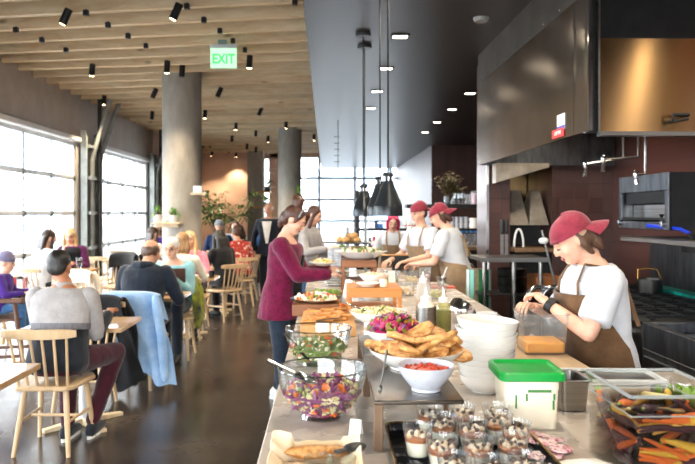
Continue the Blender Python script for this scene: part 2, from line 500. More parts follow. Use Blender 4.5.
# beams run almost across the room, their left ends a little farther away
tb = .19
for i in range(46):
    y0 = 4.3+i*.52                      # distance at the right-hand end
    if y0 > YF-.3: break
    L = XS-.01-(XL+.02)
    xr, xl = XS-.015, XL+.03
    def yy(x): return y0+(xr-x)*tb
    xe = xl if yy(xl) < YF-.1 else xr-(YF-.1-y0)/tb
    th = .038
    mb = MB(); mb.prism([(xe,yy(xe)-th),(xr,y0-th),(xr,y0+th),(xe,yy(xe)+th)], ZB, ZB+.30)
    b = obj('ceiling_beam', mb, M['beam'], bevel=.004); b['kind'] = 'structure'

# ---- left wall: glazed roll-up doors between grey piers
DOORS = [(-1.3,2.94),(3.72,7.96),(8.5,12.74),(13.72,17.76)]
ZH = 2.9
mb = MB(); mb.box2((XL-.25,-3,ZH+.02),(XL,YF+.3,ZV))
ed = [-3]+[e for d in DOORS for e in d]+[18.3]
for k in range(0, len(ed), 2): mb.box2((XL-.25,ed[k],0),(XL,ed[k+1],ZH+.02))
mb.box2((XL-.25,18.3,0),(XL,YF+.3,ZH+.02))
struct('wall_left', mb, M['wall_grey'])
struct('trim_1', MB().box2((XL,-3,ZH-.02),(XL+.07,18.3,ZH+.06)), M['alu'], bevel=.008)
RAILS = [ZH-.06, 2.207, 1.55, .893, .24, .04]
for wi, (a, b) in enumerate(DOORS):
    fr = MB()
    for z in RAILS: fr.box2((XL-.09,a,z-.035),(XL-.03,b,z+.035))
    for z in RAILS[1:4]: fr.box2((XL-.03,a,z-.012),(XL-.012,b,z+.012))
    n = 4
    for k in range(n+1):
        y = a+(b-a)*k/n; w = .05 if k in (0,n) else .028
        fr.box2((XL-.088,y-w,.04),(XL-.032,y+w,ZH-.06))
    o = struct('window_%d' % (wi+1), fr, M['alu'], bevel=.004)
    pn = MB()
    for j in range(5):
        for k in range(n):
            y0, y1 = a+(b-a)*k/n, a+(b-a)*(k+1)/n
            pn.box2((XL-.064,y0+.02,RAILS[j+1]+.02),(XL-.058,y1-.02,RAILS[j]-.02))
    obj('pane', pn, M['pane'], o)
    hb = MB()
    for z in RAILS[1:4]:
        for k in range(n+1):
            y = a+(b-a)*k/n
            hb.box2((XL-.03,y-.05,z-.05),(XL-.008,y+.05,z+.03))
    obj('hinge', hb, M['steel_dark'], o, bevel=.004)
# door tracks on the piers
for k, (y0, y1) in enumerate([(12.74,13.72),(17.76,18.3)]):
    t = thing('door_track', ['steel door tracks and slanted pipes between the two glazed doors nearest the front','steel door tracks at the far end of the glazed wall beside the pink wall'][k], 'door track', (XL+.05,(y0+y1)/2,0))
    w = (y1-y0)/2
    for s in (-1,1):
        m_ = MB(); m_.box2((0,s*w*.72-.05,0),(.1,s*w*.72+.05,3.1)); m_.box2((.1,s*w*.72-.075,0),(.13,s*w*.72-.02,3.0)); obj('channel', m_, M['track'], t, bevel=.006)
        m_ = MB(); m_.tube([(.16,s*w*.5,0),(.16,s*w*.5,2.55),(.2,s*w*.42,2.75),(.62,s*w*.62,4.08)], .045, 10); obj('slanted_pipe', m_, M['track'], t)
    m_ = MB(); m_.tube([(.22,0,0),(.22,0,4.05)], .04, 10); obj('pipe', m_, M['steel_dark'], t)
    for z in (.893,1.55,2.207,2.8): obj('bracket', MB().box2((.0,-w*.8,z-.03),(.2,w*.8,z+.03)), M['track'], t, bevel=.004)

# ---- far end: pink wall, narrow light slot, window wall, square concrete column
struct('wall_left_return', MB().box2((XL,18.35,0),(-3.93,18.65,ZV)), M['wall_pink'])
mb = MB(); mb.box2((XL,YF,0),(-2.27,YF+.25,ZV)); mb.box2((-2.03,YF,0),(-1.72,YF+.25,ZV)); mb.box2((-2.27,YF,3.55),(-1.72,YF+.25,ZV)); mb.box2((-1.72,YF,3.62),(5.2,YF+.25,ZV))
mb.box2((-1.72,YF,0),(5.2,YF+.25,.3)); mb.box2((-2.27,YF,0),(-2.03,YF+.25,.3))
struct('wall_far', mb, M['wall_pink'])
def far_window(name, xs, zs, y):
    fr = MB()
    for z in zs: fr.box2((xs[0],y+.05,z-.045),(xs[-1],y+.15,z+.045))
    for x in xs: fr.box2((x-.05,y+.045,zs[0]),(x+.05,y+.155,zs[-1]))
    o = struct(name, fr, M['alu'], bevel=.005)
    pn = MB()
    for i in range(len(xs)-1):
        for j in range(len(zs)-1): pn.box2((xs[i]+.03,y+.095,zs[j]+.03),(xs[i+1]-.03,y+.105,zs[j+1]-.03))
    obj('pane', pn, M['pane'], o)
far_window('window_5', [-1.72,-1.56,-.25,1.055,2.36,3.67,5.1], [.3,.48,1.26,2.04,2.82,3.6], YF)
far_window('window_6', [-2.27,-2.03], [.3,1.9,3.55], YF)
def column(x, y, r, z):
    o = struct('column', MB().lathe([(r,0),(r,z)], 64, (0,0,0)), M['concrete'], loc=(x,y,0)); return o
column(XY(182,10.72), 10.72, .302, ZV)['label'] = 'nearer round concrete column'
column(XY(289.7,17.6), 17.6, .305, ZV)['label'] = 'farther round concrete column'
struct('column_square', MB().box2((-2.75,23.7,0),(-2.19,24.2,ZV)), M['concrete'], bevel=.01)['label'] = 'square concrete column by the far pink wall'
# ---- right-hand side
struct('wall_brown', MB().box2((2.57,16.4,0),(5.2,YF,ZC)), M['brownwall'])['label'] = 'dark brown wall beyond the bar shelves'
struct('wall_far_right', MB().box2((4.9,7.6,0),(5.2,16.4,ZC)), M['brownwall'])
struct('wall_right', MB().box2((3.05,-3,0),(3.3,7.6,ZC)), M['tile_side'])
NX0, NX1 = XY(510,7.1), XY(553,7.1)
mb = MB(); mb.box2((XY(487.5,7.1),7.1,0),(NX0,7.6,ZC)); mb.box2((NX1,7.1,0),(3.05,7.6,ZC)); mb.box2((NX0,7.1,2.2),(NX1,7.6,ZC)); mb.box2((3.05,7.6,0),(4.9,7.7,ZC))
struct('wall_tiled', mb, M['tile'])
struct('trim_2', MB().box2((XY(486.4,7.08),7.08,0),(XY(489,7.08),7.1,2.2)), M['chrome'])['label'] = 'bright steel corner strip of the tiled pier'
struct('trim_3', MB().box2((XY(552,7.08),7.08,0),(XY(556.5,7.08),7.1,2.04)), M['tile'])['label'] = 'tiled edge strip beside the oven niche'
mb = MB(); mb.box2((NX0-.02,8.3,0),(NX1+.02,8.35,2.25)); mb.box2((NX0-.04,7.6,0),(NX0,8.35,2.25)); mb.box2((NX1,7.6,0),(NX1+.04,8.35,2.25)); mb.box2((NX0-.04,7.6,2.2),(NX1+.04,8.35,2.25))
struct('wall_oven_niche', mb, M['steel_dark'])
# behind the camera: unseen end wall, left open on one side for fill daylight
mb = MB(); mb.box2((XL,-3.2,2.9),(3.3,-3,ZV)); mb.box2((1.2,-3.2,0),(3.3,-3,2.9)); mb.box2((XL,-3.2,0),(1.2,-3,.5))
struct('wall_front', mb, M['wall_grey'])

# ---- outside
struct('ground', MB().box2((-90,-40,-.16),(60,90,-.11)), pm('pavement', '#74777a', .8, col2='#66696c', nscale=.3))
bpale = pm('pale_facade', '#b9c8d6', .8, col2='#a9bccd', nscale=.4)
bblue = pm('blue_facade', '#9db8d2', .8, col2='#8caac8', nscale=.4)
bglass = pm('facade_glass', '#8ba3b8', .2)
def building(x, y, sx, sy, h, mat, label, nfl, nw):
    t = thing('building', label, 'building', (x,y,-.11))
    obj('facade', MB().box((0,0,h/2),(sx,sy,h)), mat, t)
    w = MB()
    for i in range(nfl):
        for k in range(nw):
            z = (i+.6)*h/nfl; yy_ = -sy/2+(k+.5)*sy/nw
            w.box((sx/2,yy_,z),(.1,sy/nw*.6,h/nfl*.45))
            w.box((-sx/2+(k+.5)*sx/nw,-sy/2,z),(sx/nw*.6,.1,h/nfl*.45))
    obj('windows', w, bglass, t)['kind'] = 'stuff'
    obj('parapet', MB().box((0,0,h+.15),(sx+.3,sy+.3,.3)), mat, t)
building(-30, 34, 10, 14, 7, bpale, 'pale low building seen through the nearer glazed door', 2, 5)
building(-27, 62, 8, 16, 9, bblue, 'pale blue building seen through the farther glazed door', 3, 5)
building(6, 75, 16, 10, 6, bpale, 'pale wide building seen through the far window', 2, 6)
t = thing('railing', 'pale blue metal railing outside the glazed doors', 'railing', (-9,10,-.11))
m_ = MB()
for z in (.55,1.1): m_.box((0,0,z),(.05,22,.05))
obj('rail', m_, bblue, t)
for k in range(12): obj('post', MB().box((0,-11+2*k,.55),(.05,.05,1.1)), bblue, t)

# ================================================================== LIGHT FITTINGS
LAMPS = []
spot_lit = [(65,18,1),(175.5,13,1),(92,71,0),(167,68,0),(104,101,0),(249.5,63,0),(205,115,0),(236,127,0),(286,125.5,0),(268,139.5,0),(314,138,0),(212,154,0),(236,155,0)]
spot_off = [(219,93,1),(260,112,1),(154,94,1),(152,116,0),(256,133.5,0),(232,139,0),(247,147,0),(182,72,0),(256,150,0)]
def spotlight(px, py, lit, tilt, label):
    d = 2.07*FPX/(213-py); p = P(px, py, d)
    if p.y > YF-.4: p = P(px, py, (YF-.5)); 
    t = thing('spotlight', label, 'spotlight', (p.x,p.y,ZB), 0, None)
    dz = p.z-ZB
    m_ = MB(); m_.tube([(0,0,0),(0,0,dz+.06)], .008, 6); obj('stem', m_, M['black_metal'], t)
    a = R(24) if tilt else R(4)
    Mx = Matrix.Translation((0,0,dz)) @ Euler((0,a,0)).to_matrix().to_4x4()
    m_ = MB(); m_.M = Mx; m_.shell([(.042,.10),(.042,-.075)], .004, 18); obj('housing', m_, M['black_metal'], t)
    m_ = MB(); m_.M = Mx; m_.lathe([(.037,-.066),(.03,-.073),(.001,-.075)], 18); obj('lens', m_, M['lamp'] if lit else M['chrome'], t)
    if lit: LAMPS.append((Vector((p.x,p.y,p.z-.1)), 'spot'))
lab = ['lit black spotlight tilted under the beams near the upper left','lit black spotlight tilted under the beams above the nearer column','lit black spotlight left of the nearer column, over the first glazed door','lit black spotlight just left of the top of the nearer column','lit black spotlight over the steel door tracks','lit black spotlight just right of the exit sign','lit black spotlight at the right edge of the nearer column','lit black spotlight halfway between the two columns, nearer one','lit black spotlight at the top of the farther column','lit bright spotlight left of the farther column','lit black spotlight right of the farther column, near the far window','lit spotlight close to the pink wall, beside the nearer column','lit spotlight close to the pink wall, above the big plant']
for (x, y, k), l in zip(spot_lit, lab): spotlight(x, y, True, k, l)
lab = ['unlit tilted black spotlight right of the nearer column','unlit black spotlight below the exit sign, halfway to the farther column','unlit tilted black spotlight just left of the nearer column','unlit small black spotlight beside the nearer column, above the pink pier','unlit black spotlight left of the bright one by the farther column','unlit black spotlight above the big plant, third row from the wall','unlit black spotlight above the big plant, nearer the square column','unlit black spotlight hanging left of the exit sign','unlit black spotlight right above the square column']
for (x, y, k), l in zip(spot_off, lab): spotlight(x, y, False, k, l)
boxes = [(86,13),(108,25),(128,36),(146,46),(16,30),(42,40),(66,50),(187,6.5),(204,20),(220,31),(233,41),(245,50),(295,2),(203,147),(210,147),(229,153)]
m_ = MB(); m_.box((0,0,-.03),(.055,.05,.06)); m_.box((0,0,.0),(.02,.02,.02))
bx0 = None
for i, (x, y) in enumerate(boxes):
    d = 2.12*FPX/(213-y); p = P(x, y, min(d, YF-.4))
    if bx0 is None:
        bx0 = obj('ceiling_connector', m_, M['black_metal'], bevel=.004); o = bx0
    else: o = bx0.copy(); COL.objects.link(o)
    o.location = (p.x, p.y, ZB)
    tag(o, 'small black connector box under the timber beams, in rows down the room', 'ceiling fitting', 'black connectors under the beams')
# exit sign
p = P(223.5, 56.5, 8.4)
t = thing('exit_sign', 'glowing green and white exit sign hanging from the timber beams', 'sign', (p.x,p.y,p.z), R(-1))
obj('panel', MB().box((0,0,-.02),(.325,.012,.25)), pm('sign_panel', '#bfe8c8', .3, emit='#b9f5c4', estr=.75), t, bevel=.003)
obj('housing', MB().box((0,.0,.125),(.33,.05,.05)), pm('sign_housing', '#cfd6d6', .4), t, bevel=.005)
obj('mount', MB().box((-.01,0,(ZB-p.z+.14)/2+.0),(.11,.05,ZB-p.z-.14)), pm('sign_mount', '#7f9a92', .5), t, bevel=.004)
text('lettering', 'EXIT', .165, emat('sign_green', '#4fe07a', 1.0), t, (0,-.008,-.035), (R(90),0,0), .001, .82, .004)
# pendants
prof = [(.030,.285),(.034,.28),(.036,.262),(.036,.225),(.040,.21),(.052,.175),(.075,.115),(.093,.07),(.0955,.064),(.0955,0)]
def pendant(px, d, label, zb, canopy=True):
    x = XY(px, d); t = thing('pendant_lamp', label, 'lamp', (x,d,zb))
    m_ = MB(); m_.shell(list(reversed([(r,z) for r, z in prof])), .003, 40)
    me = [(r,z) for r, z in prof]
    m_ = MB(); inner = [(max(r-.003,.001),z) for r, z in prof]
    m_.lathe([(.001,.286)]+prof+[(prof[-1][0]-.003,0)]+list(reversed(inner))+[(.001,.28)], 40)
    obj('lamp_shade', m_, M['pendant'], t)
    m_ = MB()
    for k in range(8):
        a = 2*PI*k/8; m_.tube([(.037*math.cos(a),.037*math.sin(a),.232),(.037*math.cos(a),.037*math.sin(a),.258)], .005, 6)
    obj('vent_slot', m_, M['chrome'], t)
    obj('cord', MB().tube([(0,0,.285),(0,0,ZC-zb)], .006, 8), M['black'], t)
    obj('canopy', MB().lathe([(.002,ZC-zb-.03),(.066,ZC-zb-.03),(.07,ZC-zb-.024),(.07,ZC-zb)], 28), M['black_metal'], t)
    obj('bulb', MB().blob((0,0,.06),(.03,.03,.04)), emat('pendant_bulb', '#ffdca8', 6), t)
pendant(388, 4.45, 'largest black bell pendant lamp, nearest the front of the row', 1.53)
pendant(380, 4.94, 'black bell pendant lamp half hidden behind the nearest one', 1.53)
pendant(363.2, 6.2, 'black bell pendant lamp at the far end of the visible row', 1.52)
pendant(364.6, 6.65, 'black bell pendant lamp hidden behind the farthest visible shade', 1.55)
# recessed ceiling lights, two rows
def downlight(x, y, label, lit=True):
    t = thing('recessed_light', label, 'ceiling light', (x,y,ZC))
    m_ = MB(); a, b = .085, .075
    for (x0,x1,y0,y1) in ((-a,a,-b,-b+.018),(-a,a,b-.018,b),(-a,-a+.018,-b,b),(a-.018,a,-b,b)): m_.box2((x0,y0,-.012),(x1,y1,0))
    obj('frame', m_, M['black_metal'], t)
    obj('lens', MB().box2((-a+.018,-b+.018,-.006),(a-.018,b-.018,-.002)), M['downlight'], t)
    LAMPS.append((Vector((x,y,ZC-.05)), 'down'))
for i, (px, py) in enumerate([(400,36),(386,68),(377,91),(371,108)]):
    p = P(px, py, 1.65*FPX/(213-py)); downlight(p.x, p.y, ['square ceiling light nearest the front above the buffet','second square ceiling light above the buffet, behind the pendant cords','third square ceiling light above the buffet','farthest square ceiling light above the buffet'][i])
for i, (px, py) in enumerate([(470,93),(452,109),(437,122),(425,132)]):
    p = P(px, py, 1.65*FPX/(213-py)); downlight(p.x, p.y, ['square ceiling light nearest the steel hood','second square ceiling light from the steel hood','third square ceiling light from the steel hood','farthest square ceiling light, near the brown wall'][i])
NEARL = [(.69,4.85),(.69,3.4),(.69,1.95),(2.72,2.6)]  # out of view, added nearer the camera for more light
for i, (x, y) in enumerate(NEARL): downlight(x, y, ['unseen square ceiling light above the tall plate stack','unseen square ceiling light above the nearest chef','unseen square ceiling light above the dessert tray','unseen square ceiling light above the steel prep fridge'][i])
p = P(481, 19, 1.64*FPX/(213-19))
tag(obj('smoke_detector', MB().lathe([(.002,-.035),(.05,-.033),(.062,-.022),(.066,0)], 28), pm('detector_grey', '#8f8d8a', .5), loc=(p.x,p.y,ZC)), 'round grey smoke detector on the dark ceiling left of the hood', 'detector')
# hanging ladder-like mobile near the far window
p = P(338, 130, 12); t = thing('hanging_mobile', 'thin grey ladder-like mobile hanging before the far window', 'mobile', (p.x,p.y,ZC))
obj('cord', MB().tube([(0,0,0),(0,0,-.95)], .006, 6), M['steel_dark'], t)
m_ = MB()
for k in range(6): m_.box((-.02,0,-.3-.11*k),(.10,.01,.012))
obj('bar', m_, M['steel_dark'], t)

# ================================================================== HOOD AND KITCHEN LINE
HX, HY0, HY1, HZ = 1.60, 4.06, 7.04, 2.05
t = thing('extractor_hood', 'large stainless extractor hood above the cooking line', 'hood', (HX,HY0,HZ))
def hb(n, a, b, m, **k):
    a = (a[0]-HX,a[1]-HY0,a[2]-HZ); b = (b[0]-HX,b[1]-HY0,b[2]-HZ)
    return obj(n, MB().box2(a,b), m, t, **k)
def wavy(y0, y1, z0, z1):
    def fn(u, v):
        y = y0+(y1-y0)*u; z = z0+(z1-z0)*v
        e = min(u, 1-u, v, 1-v)*6; e = min(1, max(0, e))
        return (.004*e*noise.noise(Vector((y*1.1, z*1.6, 3.3))), y-HY0, z-HZ)
    return MB().sheet(fn, 44, 22, .02)
obj('front_panel', wavy(HY0, 4.29, HZ, 2.9), M['hood_steel'], t)
obj('front_panel', wavy(4.295, HY1, HZ, 2.9), M['hood_steel'], t)
hb('upper_band', (HX-.006,HY0,2.905), (HX+.02,HY1,ZC-.001), M['hood_band'])
m_ = MB()
for k in range(9): m_.blob((-.012, .15+k*.34, 2.93-HZ), (.004,.008,.008), n=8, m=6)
obj('rivet', m_, M['chrome'], t)
hb('corner_strip', (HX-.012,HY0-.02,HZ), (HX+.012,HY0,ZC-.001), M['chrome'])
hb('end_panel', (HX+.085,HY0+.06,HZ+.0), (3.04,HY0+.08,2.63), M['hood_warm'])
hb('end_panel', (HX+.085,HY0+.09,2.64), (3.04,HY0+.11,ZC-.001), M['black_metal'])  # black sheet standing for the dark recess above the panel
hb('end_edge', (HX+.075,HY0+.05,HZ), (HX+.088,HY0+.11,ZC-.001), M['steel'])
hb('dark_gap', (HX+.012,HY0+.10,HZ), (HX+.08,HY0+.13,ZC-.001), M['black'])  # shade of the corner gap put into a black strip
hb('skirt', (HX+.02,HY1-.02,HZ), (3.04,HY1,2.75), M['steel_old'])
hb('top_plate', (HX+.02,HY0+.13,2.75), (3.04,HY1,2.77), M['steel_dark'])
hb('edge_rail', (HX+.085,HY0+.02,HZ-.025), (3.04,HY0+.1,HZ), M['steel'])
m_ = MB(); hx = XY(672,HY0)-HX; m_.tube([(hx,.06,.06),(hx,.0,.06),(hx+.005,-.005,.10),(hx+.10,-.005,.10),(hx+.10,.06,.10)], .011, 8)
m_.tube([(hx,.0,.055),(hx+.10,0,.075)], .009, 8)
obj('handle', m_, M['black'], t)
hb('lamp_box', (2.28,HY0+.2,HZ+.02), (2.46,HY0+.34,HZ+.10), M['steel'])
for k in range(2):  # lamps added inside the hood to brighten range and tiles
    y = HY0+.9+1.2*k; m_ = MB(); m_.blob((.75,y-HY0,.66), (.06,.06,.04), n=14, m=8); obj('added_hood_lamp', m_, emat('added_hood_lamp%d' % k, '#ffd9a0', 5), t); LAMPS.append((Vector((HX+.75,y,HZ+.60)), 'hood'))
# stickers on the hood front
def hoodquad(px0, px1): return HX/((px1-326)/FPX), HX/((px0-326)/FPX)
y0, y1 = hoodquad(561.5, 569.5); zc = 1.55+(213-121)/FPX*(y0+y1)/2
s = tag(obj('spec_label', MB().box((0,0,0),(.002,y1-y0,.105)), pm('label_white', '#e8e6ee', .5), loc=(HX-.0145,(y0+y1)/2,zc)), 'white and blue specification label near the bottom of the steel hood', 'label')
obj('blue_band', MB().box((-.0012,0,-.038),(.001,(y1-y0)*.98,.026)), pm('label_blue', '#3a4ab0', .5), s)
y0, y1 = hoodquad(556.5, 568.5); zc = 1.55+(213-132.5)/FPX*(y0+y1)/2
s = tag(obj('brand_badge', MB().box((0,0,0),(.003,y1-y0,.058)), pm('badge_red', '#d6312c', .4), loc=(HX-.0155,(y0+y1)/2,zc)), 'small red badge with white letters on the lower edge of the hood', 'badge')
text('lettering', 'CAPTIVE', .036, pm('badge_letters', '#f4f0ee', .5), s, (-.0025,0,.001), (R(90),0,R(-90)), .0006, .95, .0008)
# fire suppression pipes
def pipe(pts, label, d):
    q = [P(x, y, d) for x, y in pts]
    t = thing('suppression_pipe', label, 'pipe', q[0])
    r = [p-q[0] for p in q]
    obj('pipe', MB().tube([r[0]+Vector((0,0,.35))]+r[:-1], .0095, 8), M['steel'], t)
    m_ = MB(); e = r[-2]; m_.caps([e+Vector((0,0,.02)), e, e+Vector((.004,0,-.03))], [.015,.016,.014], 10); m_.tube([e+Vector((.004,0,-.03)), r[-1]], [.013,.017], 10)
    obj('nozzle', m_, M['chrome'], t)
pipe([(623,136),(623,158.5),(600,162),(585,164),(584.5,177)], 'fire suppression pipe whose nozzle hangs farthest left under the hood', 5.6)
pipe([(638,136),(638.3,156.5),(620,158.5),(603,159),(602.3,172)], 'fire suppression pipe whose nozzle hangs second from left under the hood', 5.3)
pipe([(645.5,137),(645.5,174),(640,175),(635.5,175),(637,184)], 'fire suppression pipe ending in front of the steel broiler', 4.72)

# salamander broiler on the wall
SX, SY0, SY1, SZ0, SZ1 = 2.5, 4.84, 5.67, 1.425, 1.85
t = thing('salamander_broiler', 'steel wall-mounted broiler grill above the stove', 'broiler', (SX,SY0,SZ0))
def sb(n, a, b, m, **k): return obj(n, MB().box2(a,b), m, t, **k)
W_, H_ = SY1-SY0, SZ1-SZ0
sb('side_panel', (0,0,0), (.545,.02,H_), M['black_metal']); sb('side_panel', (0,W_-.02,0), (.545,W_,H_), M['steel_old'])
sb('top_panel', (0,.02,H_-.02), (.545,W_-.02,H_), M['steel_dark']); sb('back_panel', (.52,.02,0), (.545,W_-.02,H_-.02), M['black'])
sb('bottom_panel', (0,.02,0), (.52,W_-.02,.02), M['steel_old'])
sb('front_panel', (-.012,0,.29), (.01,W_,H_), M['steel_old'], bevel=.004)
m_ = MB(); m_.box2((-.012,0,.0),(.01,.055,.29)); m_.box2((-.012,W_-.055,0),(.01,W_,.29)); m_.box2((-.012,.055,0),(.01,W_-.055,.06)); obj('front_frame', m_, M['steel_old'], t, bevel=.003)
sb('burner_panel', (.02,.056,.2), (.06,W_-.056,.29), M['black'])
sb('shelf_panel', (.10,.03,.075), (.12,W_-.03,.19), M['steel'])
m_ = MB()
for k in range(14): m_.box2((.0,.06+k*.052,.075),(.4,.068+k*.052,.083))
m_.box2((-.01,.056,.07),(.0,W_-.056,.09)); obj('grill_rack', m_, M['black_metal'], t)
for yk in (.05, W_-.05):
    m_ = MB(); m_.M = Matrix.Translation((-.012,yk,.045)) @ Euler((0,R(-90),0)).to_matrix().to_4x4(); m_.lathe([(.024,0),(.022,.03),(.001,.032)], 16); obj('knob', m_, M['chrome'], t)
m_ = MB(); m_.M = Matrix.Translation((-.012,W_-.12,.12)); obj('food_pan', MB().shell([(.06,.085),(.075,.115)], .003, 20, (.16,.32,0)), M['chrome'], t)
# shelf under it, with the blue-handled pan
t = thing('wall_shelf', 'steel wall shelf below the broiler', 'shelf', (2.36,3.2,1.33))
obj('shelf_board', MB().box2((0,0,0),(.685,2.15,.035)), M['steel'], t, bevel=.004)
for y in (.3,1.1,2.0): obj('bracket', MB().prism([(0,0),(.02,0),(.02,.5),(0,.5)], -.1, 0), M['steel_dark'], t, loc=(.55,y-.25,0))
t = thing('frying_pan', 'black frying pan with bright blue handle on the steel shelf', 'pan', (2.62,4.55,1.366))
obj('pan', MB().shell([(.11,0),(.14,.045)], .004, 32), M['black_metal'], t)
h0 = P(648,225.5,5.15)-Vector((2.62,4.55,1.366)); m_ = MB(); m_.caps([(-.09,.09,.045), (h0*.45)+Vector((0,0,.03)), h0], [.012,.013,.016], 10); obj('handle', m_, pm('blue_rubber', '#1038c8', .35), t)
t = thing('baking_tray', 'silver baking tray on the steel shelf at the right', 'tray', (2.7,3.95,1.366))
m_ = MB(); m_.box2((-.25,-.18,0),(.25,.18,.008)); 
for a in ((-.26,-.19,-.25,.19),(.25,-.19,.26,.19),(-.26,-.19,.26,-.18),(-.26,.18,.26,.19)): m_.box2((a[0],a[1],0),(a[2],a[3],.03))
obj('tray', m_, M['steel'], t, bevel=.003)
# steel backsplash
tag(obj('backsplash', MB().box2((3.035,2.2,.80),(3.049,6.25,1.33)), M['steel_old']), 'brushed steel backsplash on the wall behind the stove', 'backsplash')
# stove
RX0, RY0, RY1, RZ = 2.02, 4.3, 6.3, .85
t = thing('cooking_range', 'black and steel gas range behind the nearest chef', 'stove', (RX0,RY0,0))
obj('body', MB().box2((.02,0,.08),(1.0,RY1-RY0,RZ-.02)), M['steel_dark'], t, bevel=.005)
obj('cooktop', MB().box2((.0,0,RZ-.02),(1.0,RY1-RY0,RZ)), M['black'], t, bevel=.004)
for k in range(5):
    m_ = MB(); y = .2+.4*k
    for i in range(5): m_.box((.14+.17*i,y,RZ+.025),(.014,.36,.022))
    for i in range(3): m_.box((.48,y-.15+.15*i,RZ+.022),(.82,.014,.02))
    for i in (-1,1):
        for j in (.1,.86): m_.box((j,y+.16*i,RZ+.008),(.02,.02,.02))
    obj('grate', m_, M['black_metal'], t)
for k in range(5):
    m_ = MB(); m_.M = Matrix.Translation((.02,.12+.2*k,RZ-.09)) @ Euler((0,R(-90),0)).to_matrix().to_4x4(); m_.lathe([(.028,0),(.026,.012),(.018,.014),(.016,.04),(.001,.042)], 18); obj('knob', m_, M['chrome'], t)
obj('oven_door', MB().box2((0,.1,.15),(.02,1.9,.68)), M['black_metal'], t, bevel=.006)
m_ = MB(); m_.tube([(.0,.3,.64),(-.05,.3,.64),(-.05,1.7,.64),(0,1.7,.64)], .012, 8); obj('handle', m_, M['steel'], t)
tag(obj('teal_strip', MB().box2((2.86,4.35,.872),(3.0,6.05,.905)), pm('teal_strip', '#0f9a86', .3, col2='#0a5b52', nscale=12)), 'teal strip along the back of the stove', 'film')  # thin bar mottled in bright and dark teal
t = thing('saucepan', 'steel saucepan with a wire handle at the back of the stove', 'pan', (2.72,5.6,.887))
obj('pan', MB().shell([(.10,0),(.105,.11)], .003, 28), M['steel_dark'], t)
m_ = MB(); m_.tube([(-.1,0,.1),(-.1,.0,.19),(-.02,0,.2),(.06,0,.19),(.1,0,.1)], .006, 6); obj('handle', m_, M['gold'], t)
# prep fridge in front of it
FX0, FY0, FY1 = 2.0, 2.4, 4.22
t = thing('prep_fridge', 'steel prep fridge with sunken pans at the right edge', 'fridge', (FX0,FY0,0))
FL = FY1-FY0
obj('body', MB().box2((0,0,.1),(1.0,FL,.70)), M['steel_old'], t, bevel=.006)
obj('base', MB().box2((.06,.04,0),(.98,FL-.04,.1)), M['black'], t)
m_ = MB()
for a in ((0,0,.05,FL),(.95,0,1.0,FL),(.05,0,.95,.05),(.05,FL-.05,.95,FL)): m_.box2((a[0],a[1],.70),(a[2],a[3],.86))
obj('rim', m_, M['steel_old'], t, bevel=.004)
for k in range(3):
    y = .1+.55*k
    m_ = MB(); m_.box2((.1,y,.705),(.88,y+.5,.72)); 
    for a in ((.09,y-.01,.10,y+.51),(.88,y-.01,.89,y+.51),(.09,y-.01,.89,y),(.09,y+.5,.89,y+.51)): m_.box2((a[0],a[1],.705),(a[2],a[3],.80))
    obj('food_pan', m_, M['steel'], t)
    obj('lid', MB().box2((.11,y+.01,.79),(.87,y+.49,.797)), pm('blue_lid%d' % k, '#46586b', .35, col2='#3b4a5c', nscale=6), t)
obj('door', MB().box2((-.02,.05,.12),(0,FL-.05,.66)), M['steel_old'], t, bevel=.005)
m_ = MB(); m_.tube([(-.02,.3,.6),(-.06,.3,.6),(-.06,1.4,.6),(-.02,1.4,.6)], .011, 8); obj('handle', m_, M['steel_dark'], t)

# ---- pizza oven in the niche
t = thing('hearth_oven', 'dark hearth oven with sloping steel flue covers in the tiled niche', 'oven', ((NX0+NX1)/2,7.4,0))
w = (NX1-NX0)/2-.01
obj('body', MB().box2((-w,-.25,0),(w,.6,1.12)), M['black_metal'], t)
obj('hearth', MB().box2((-w-.0,-.45,1.14),(w,.5,1.185)), M['greywood'], t, bevel=.008)
obj('oven_face', MB().box2((-w,.1,1.19),(w,.16,1.42)), M['black'], t)
m_ = MB()
for x0 in (-w*.98, .0):
    x1 = x0+w*.98; z0, z1 = 1.42, 1.80; yb, yf = .18, -.22
    zt = z1
    m_.add([(x0,yf,z0),(x1,yf,z0),(x1,yb,z0),(x0,yb,z0),(x0+.10,yb-.12,zt),(x1-.015,yb-.12,zt),(x1-.015,yb,zt),(x0+.10,yb,zt)],
           [(0,1,5,4),(1,2,6,5),(2,3,7,6),(3,0,4,7),(4,5,6,7),(3,2,1,0)])
obj('flue_cover', m_, M['flue'], t, bevel=.004)
obj('back_sheet', MB().box2((-w,.62,1.2),(w,.64,2.18)), M['hood_warm'], t)
m_ = MB()
an = [(-.62*w+.05*math.cos(a), -.3, 1.19+.19*math.sin(a)) for a in [PI*k/12 for k in range(13)]]
m_.tube([(q[0]-.0,q[1],q[2]) for q in an], .012, 8); obj('arch', m_, M['white_plastic'], t)
tag(obj('steel_header', MB().add([(0,0,0),(.55,0,.16),(.55,0,.2),(0,0,.2),(0,.15,0),(.55,.15,.16),(.55,.15,.2),(0,.15,.2)], [(0,1,2,3),(7,6,5,4),(0,4,5,1),(3,2,6,7),(0,3,7,4),(1,5,6,2)]), M['flue'], loc=(XY(496,6.85),6.85,1.86)), 'bright steel header plate above the oven niche', 'plate')
for k, (px, l) in enumerate([(502,'left one of two black handled oven tools by the tiled pier'),(506.5,'right one of two black handled oven tools by the tiled pier')]):
    x = XY(px, 6.5); t = thing('oven_tool', l, 'tool', (x,6.5,1.141))
    obj('handle', MB().caps([(0,0,.22),(0,.0,.33)], [.02,.02], 8), M['black'], t); obj('shaft', MB().box((0,0,.11),(.03,.008,.22)), M['steel'], t)
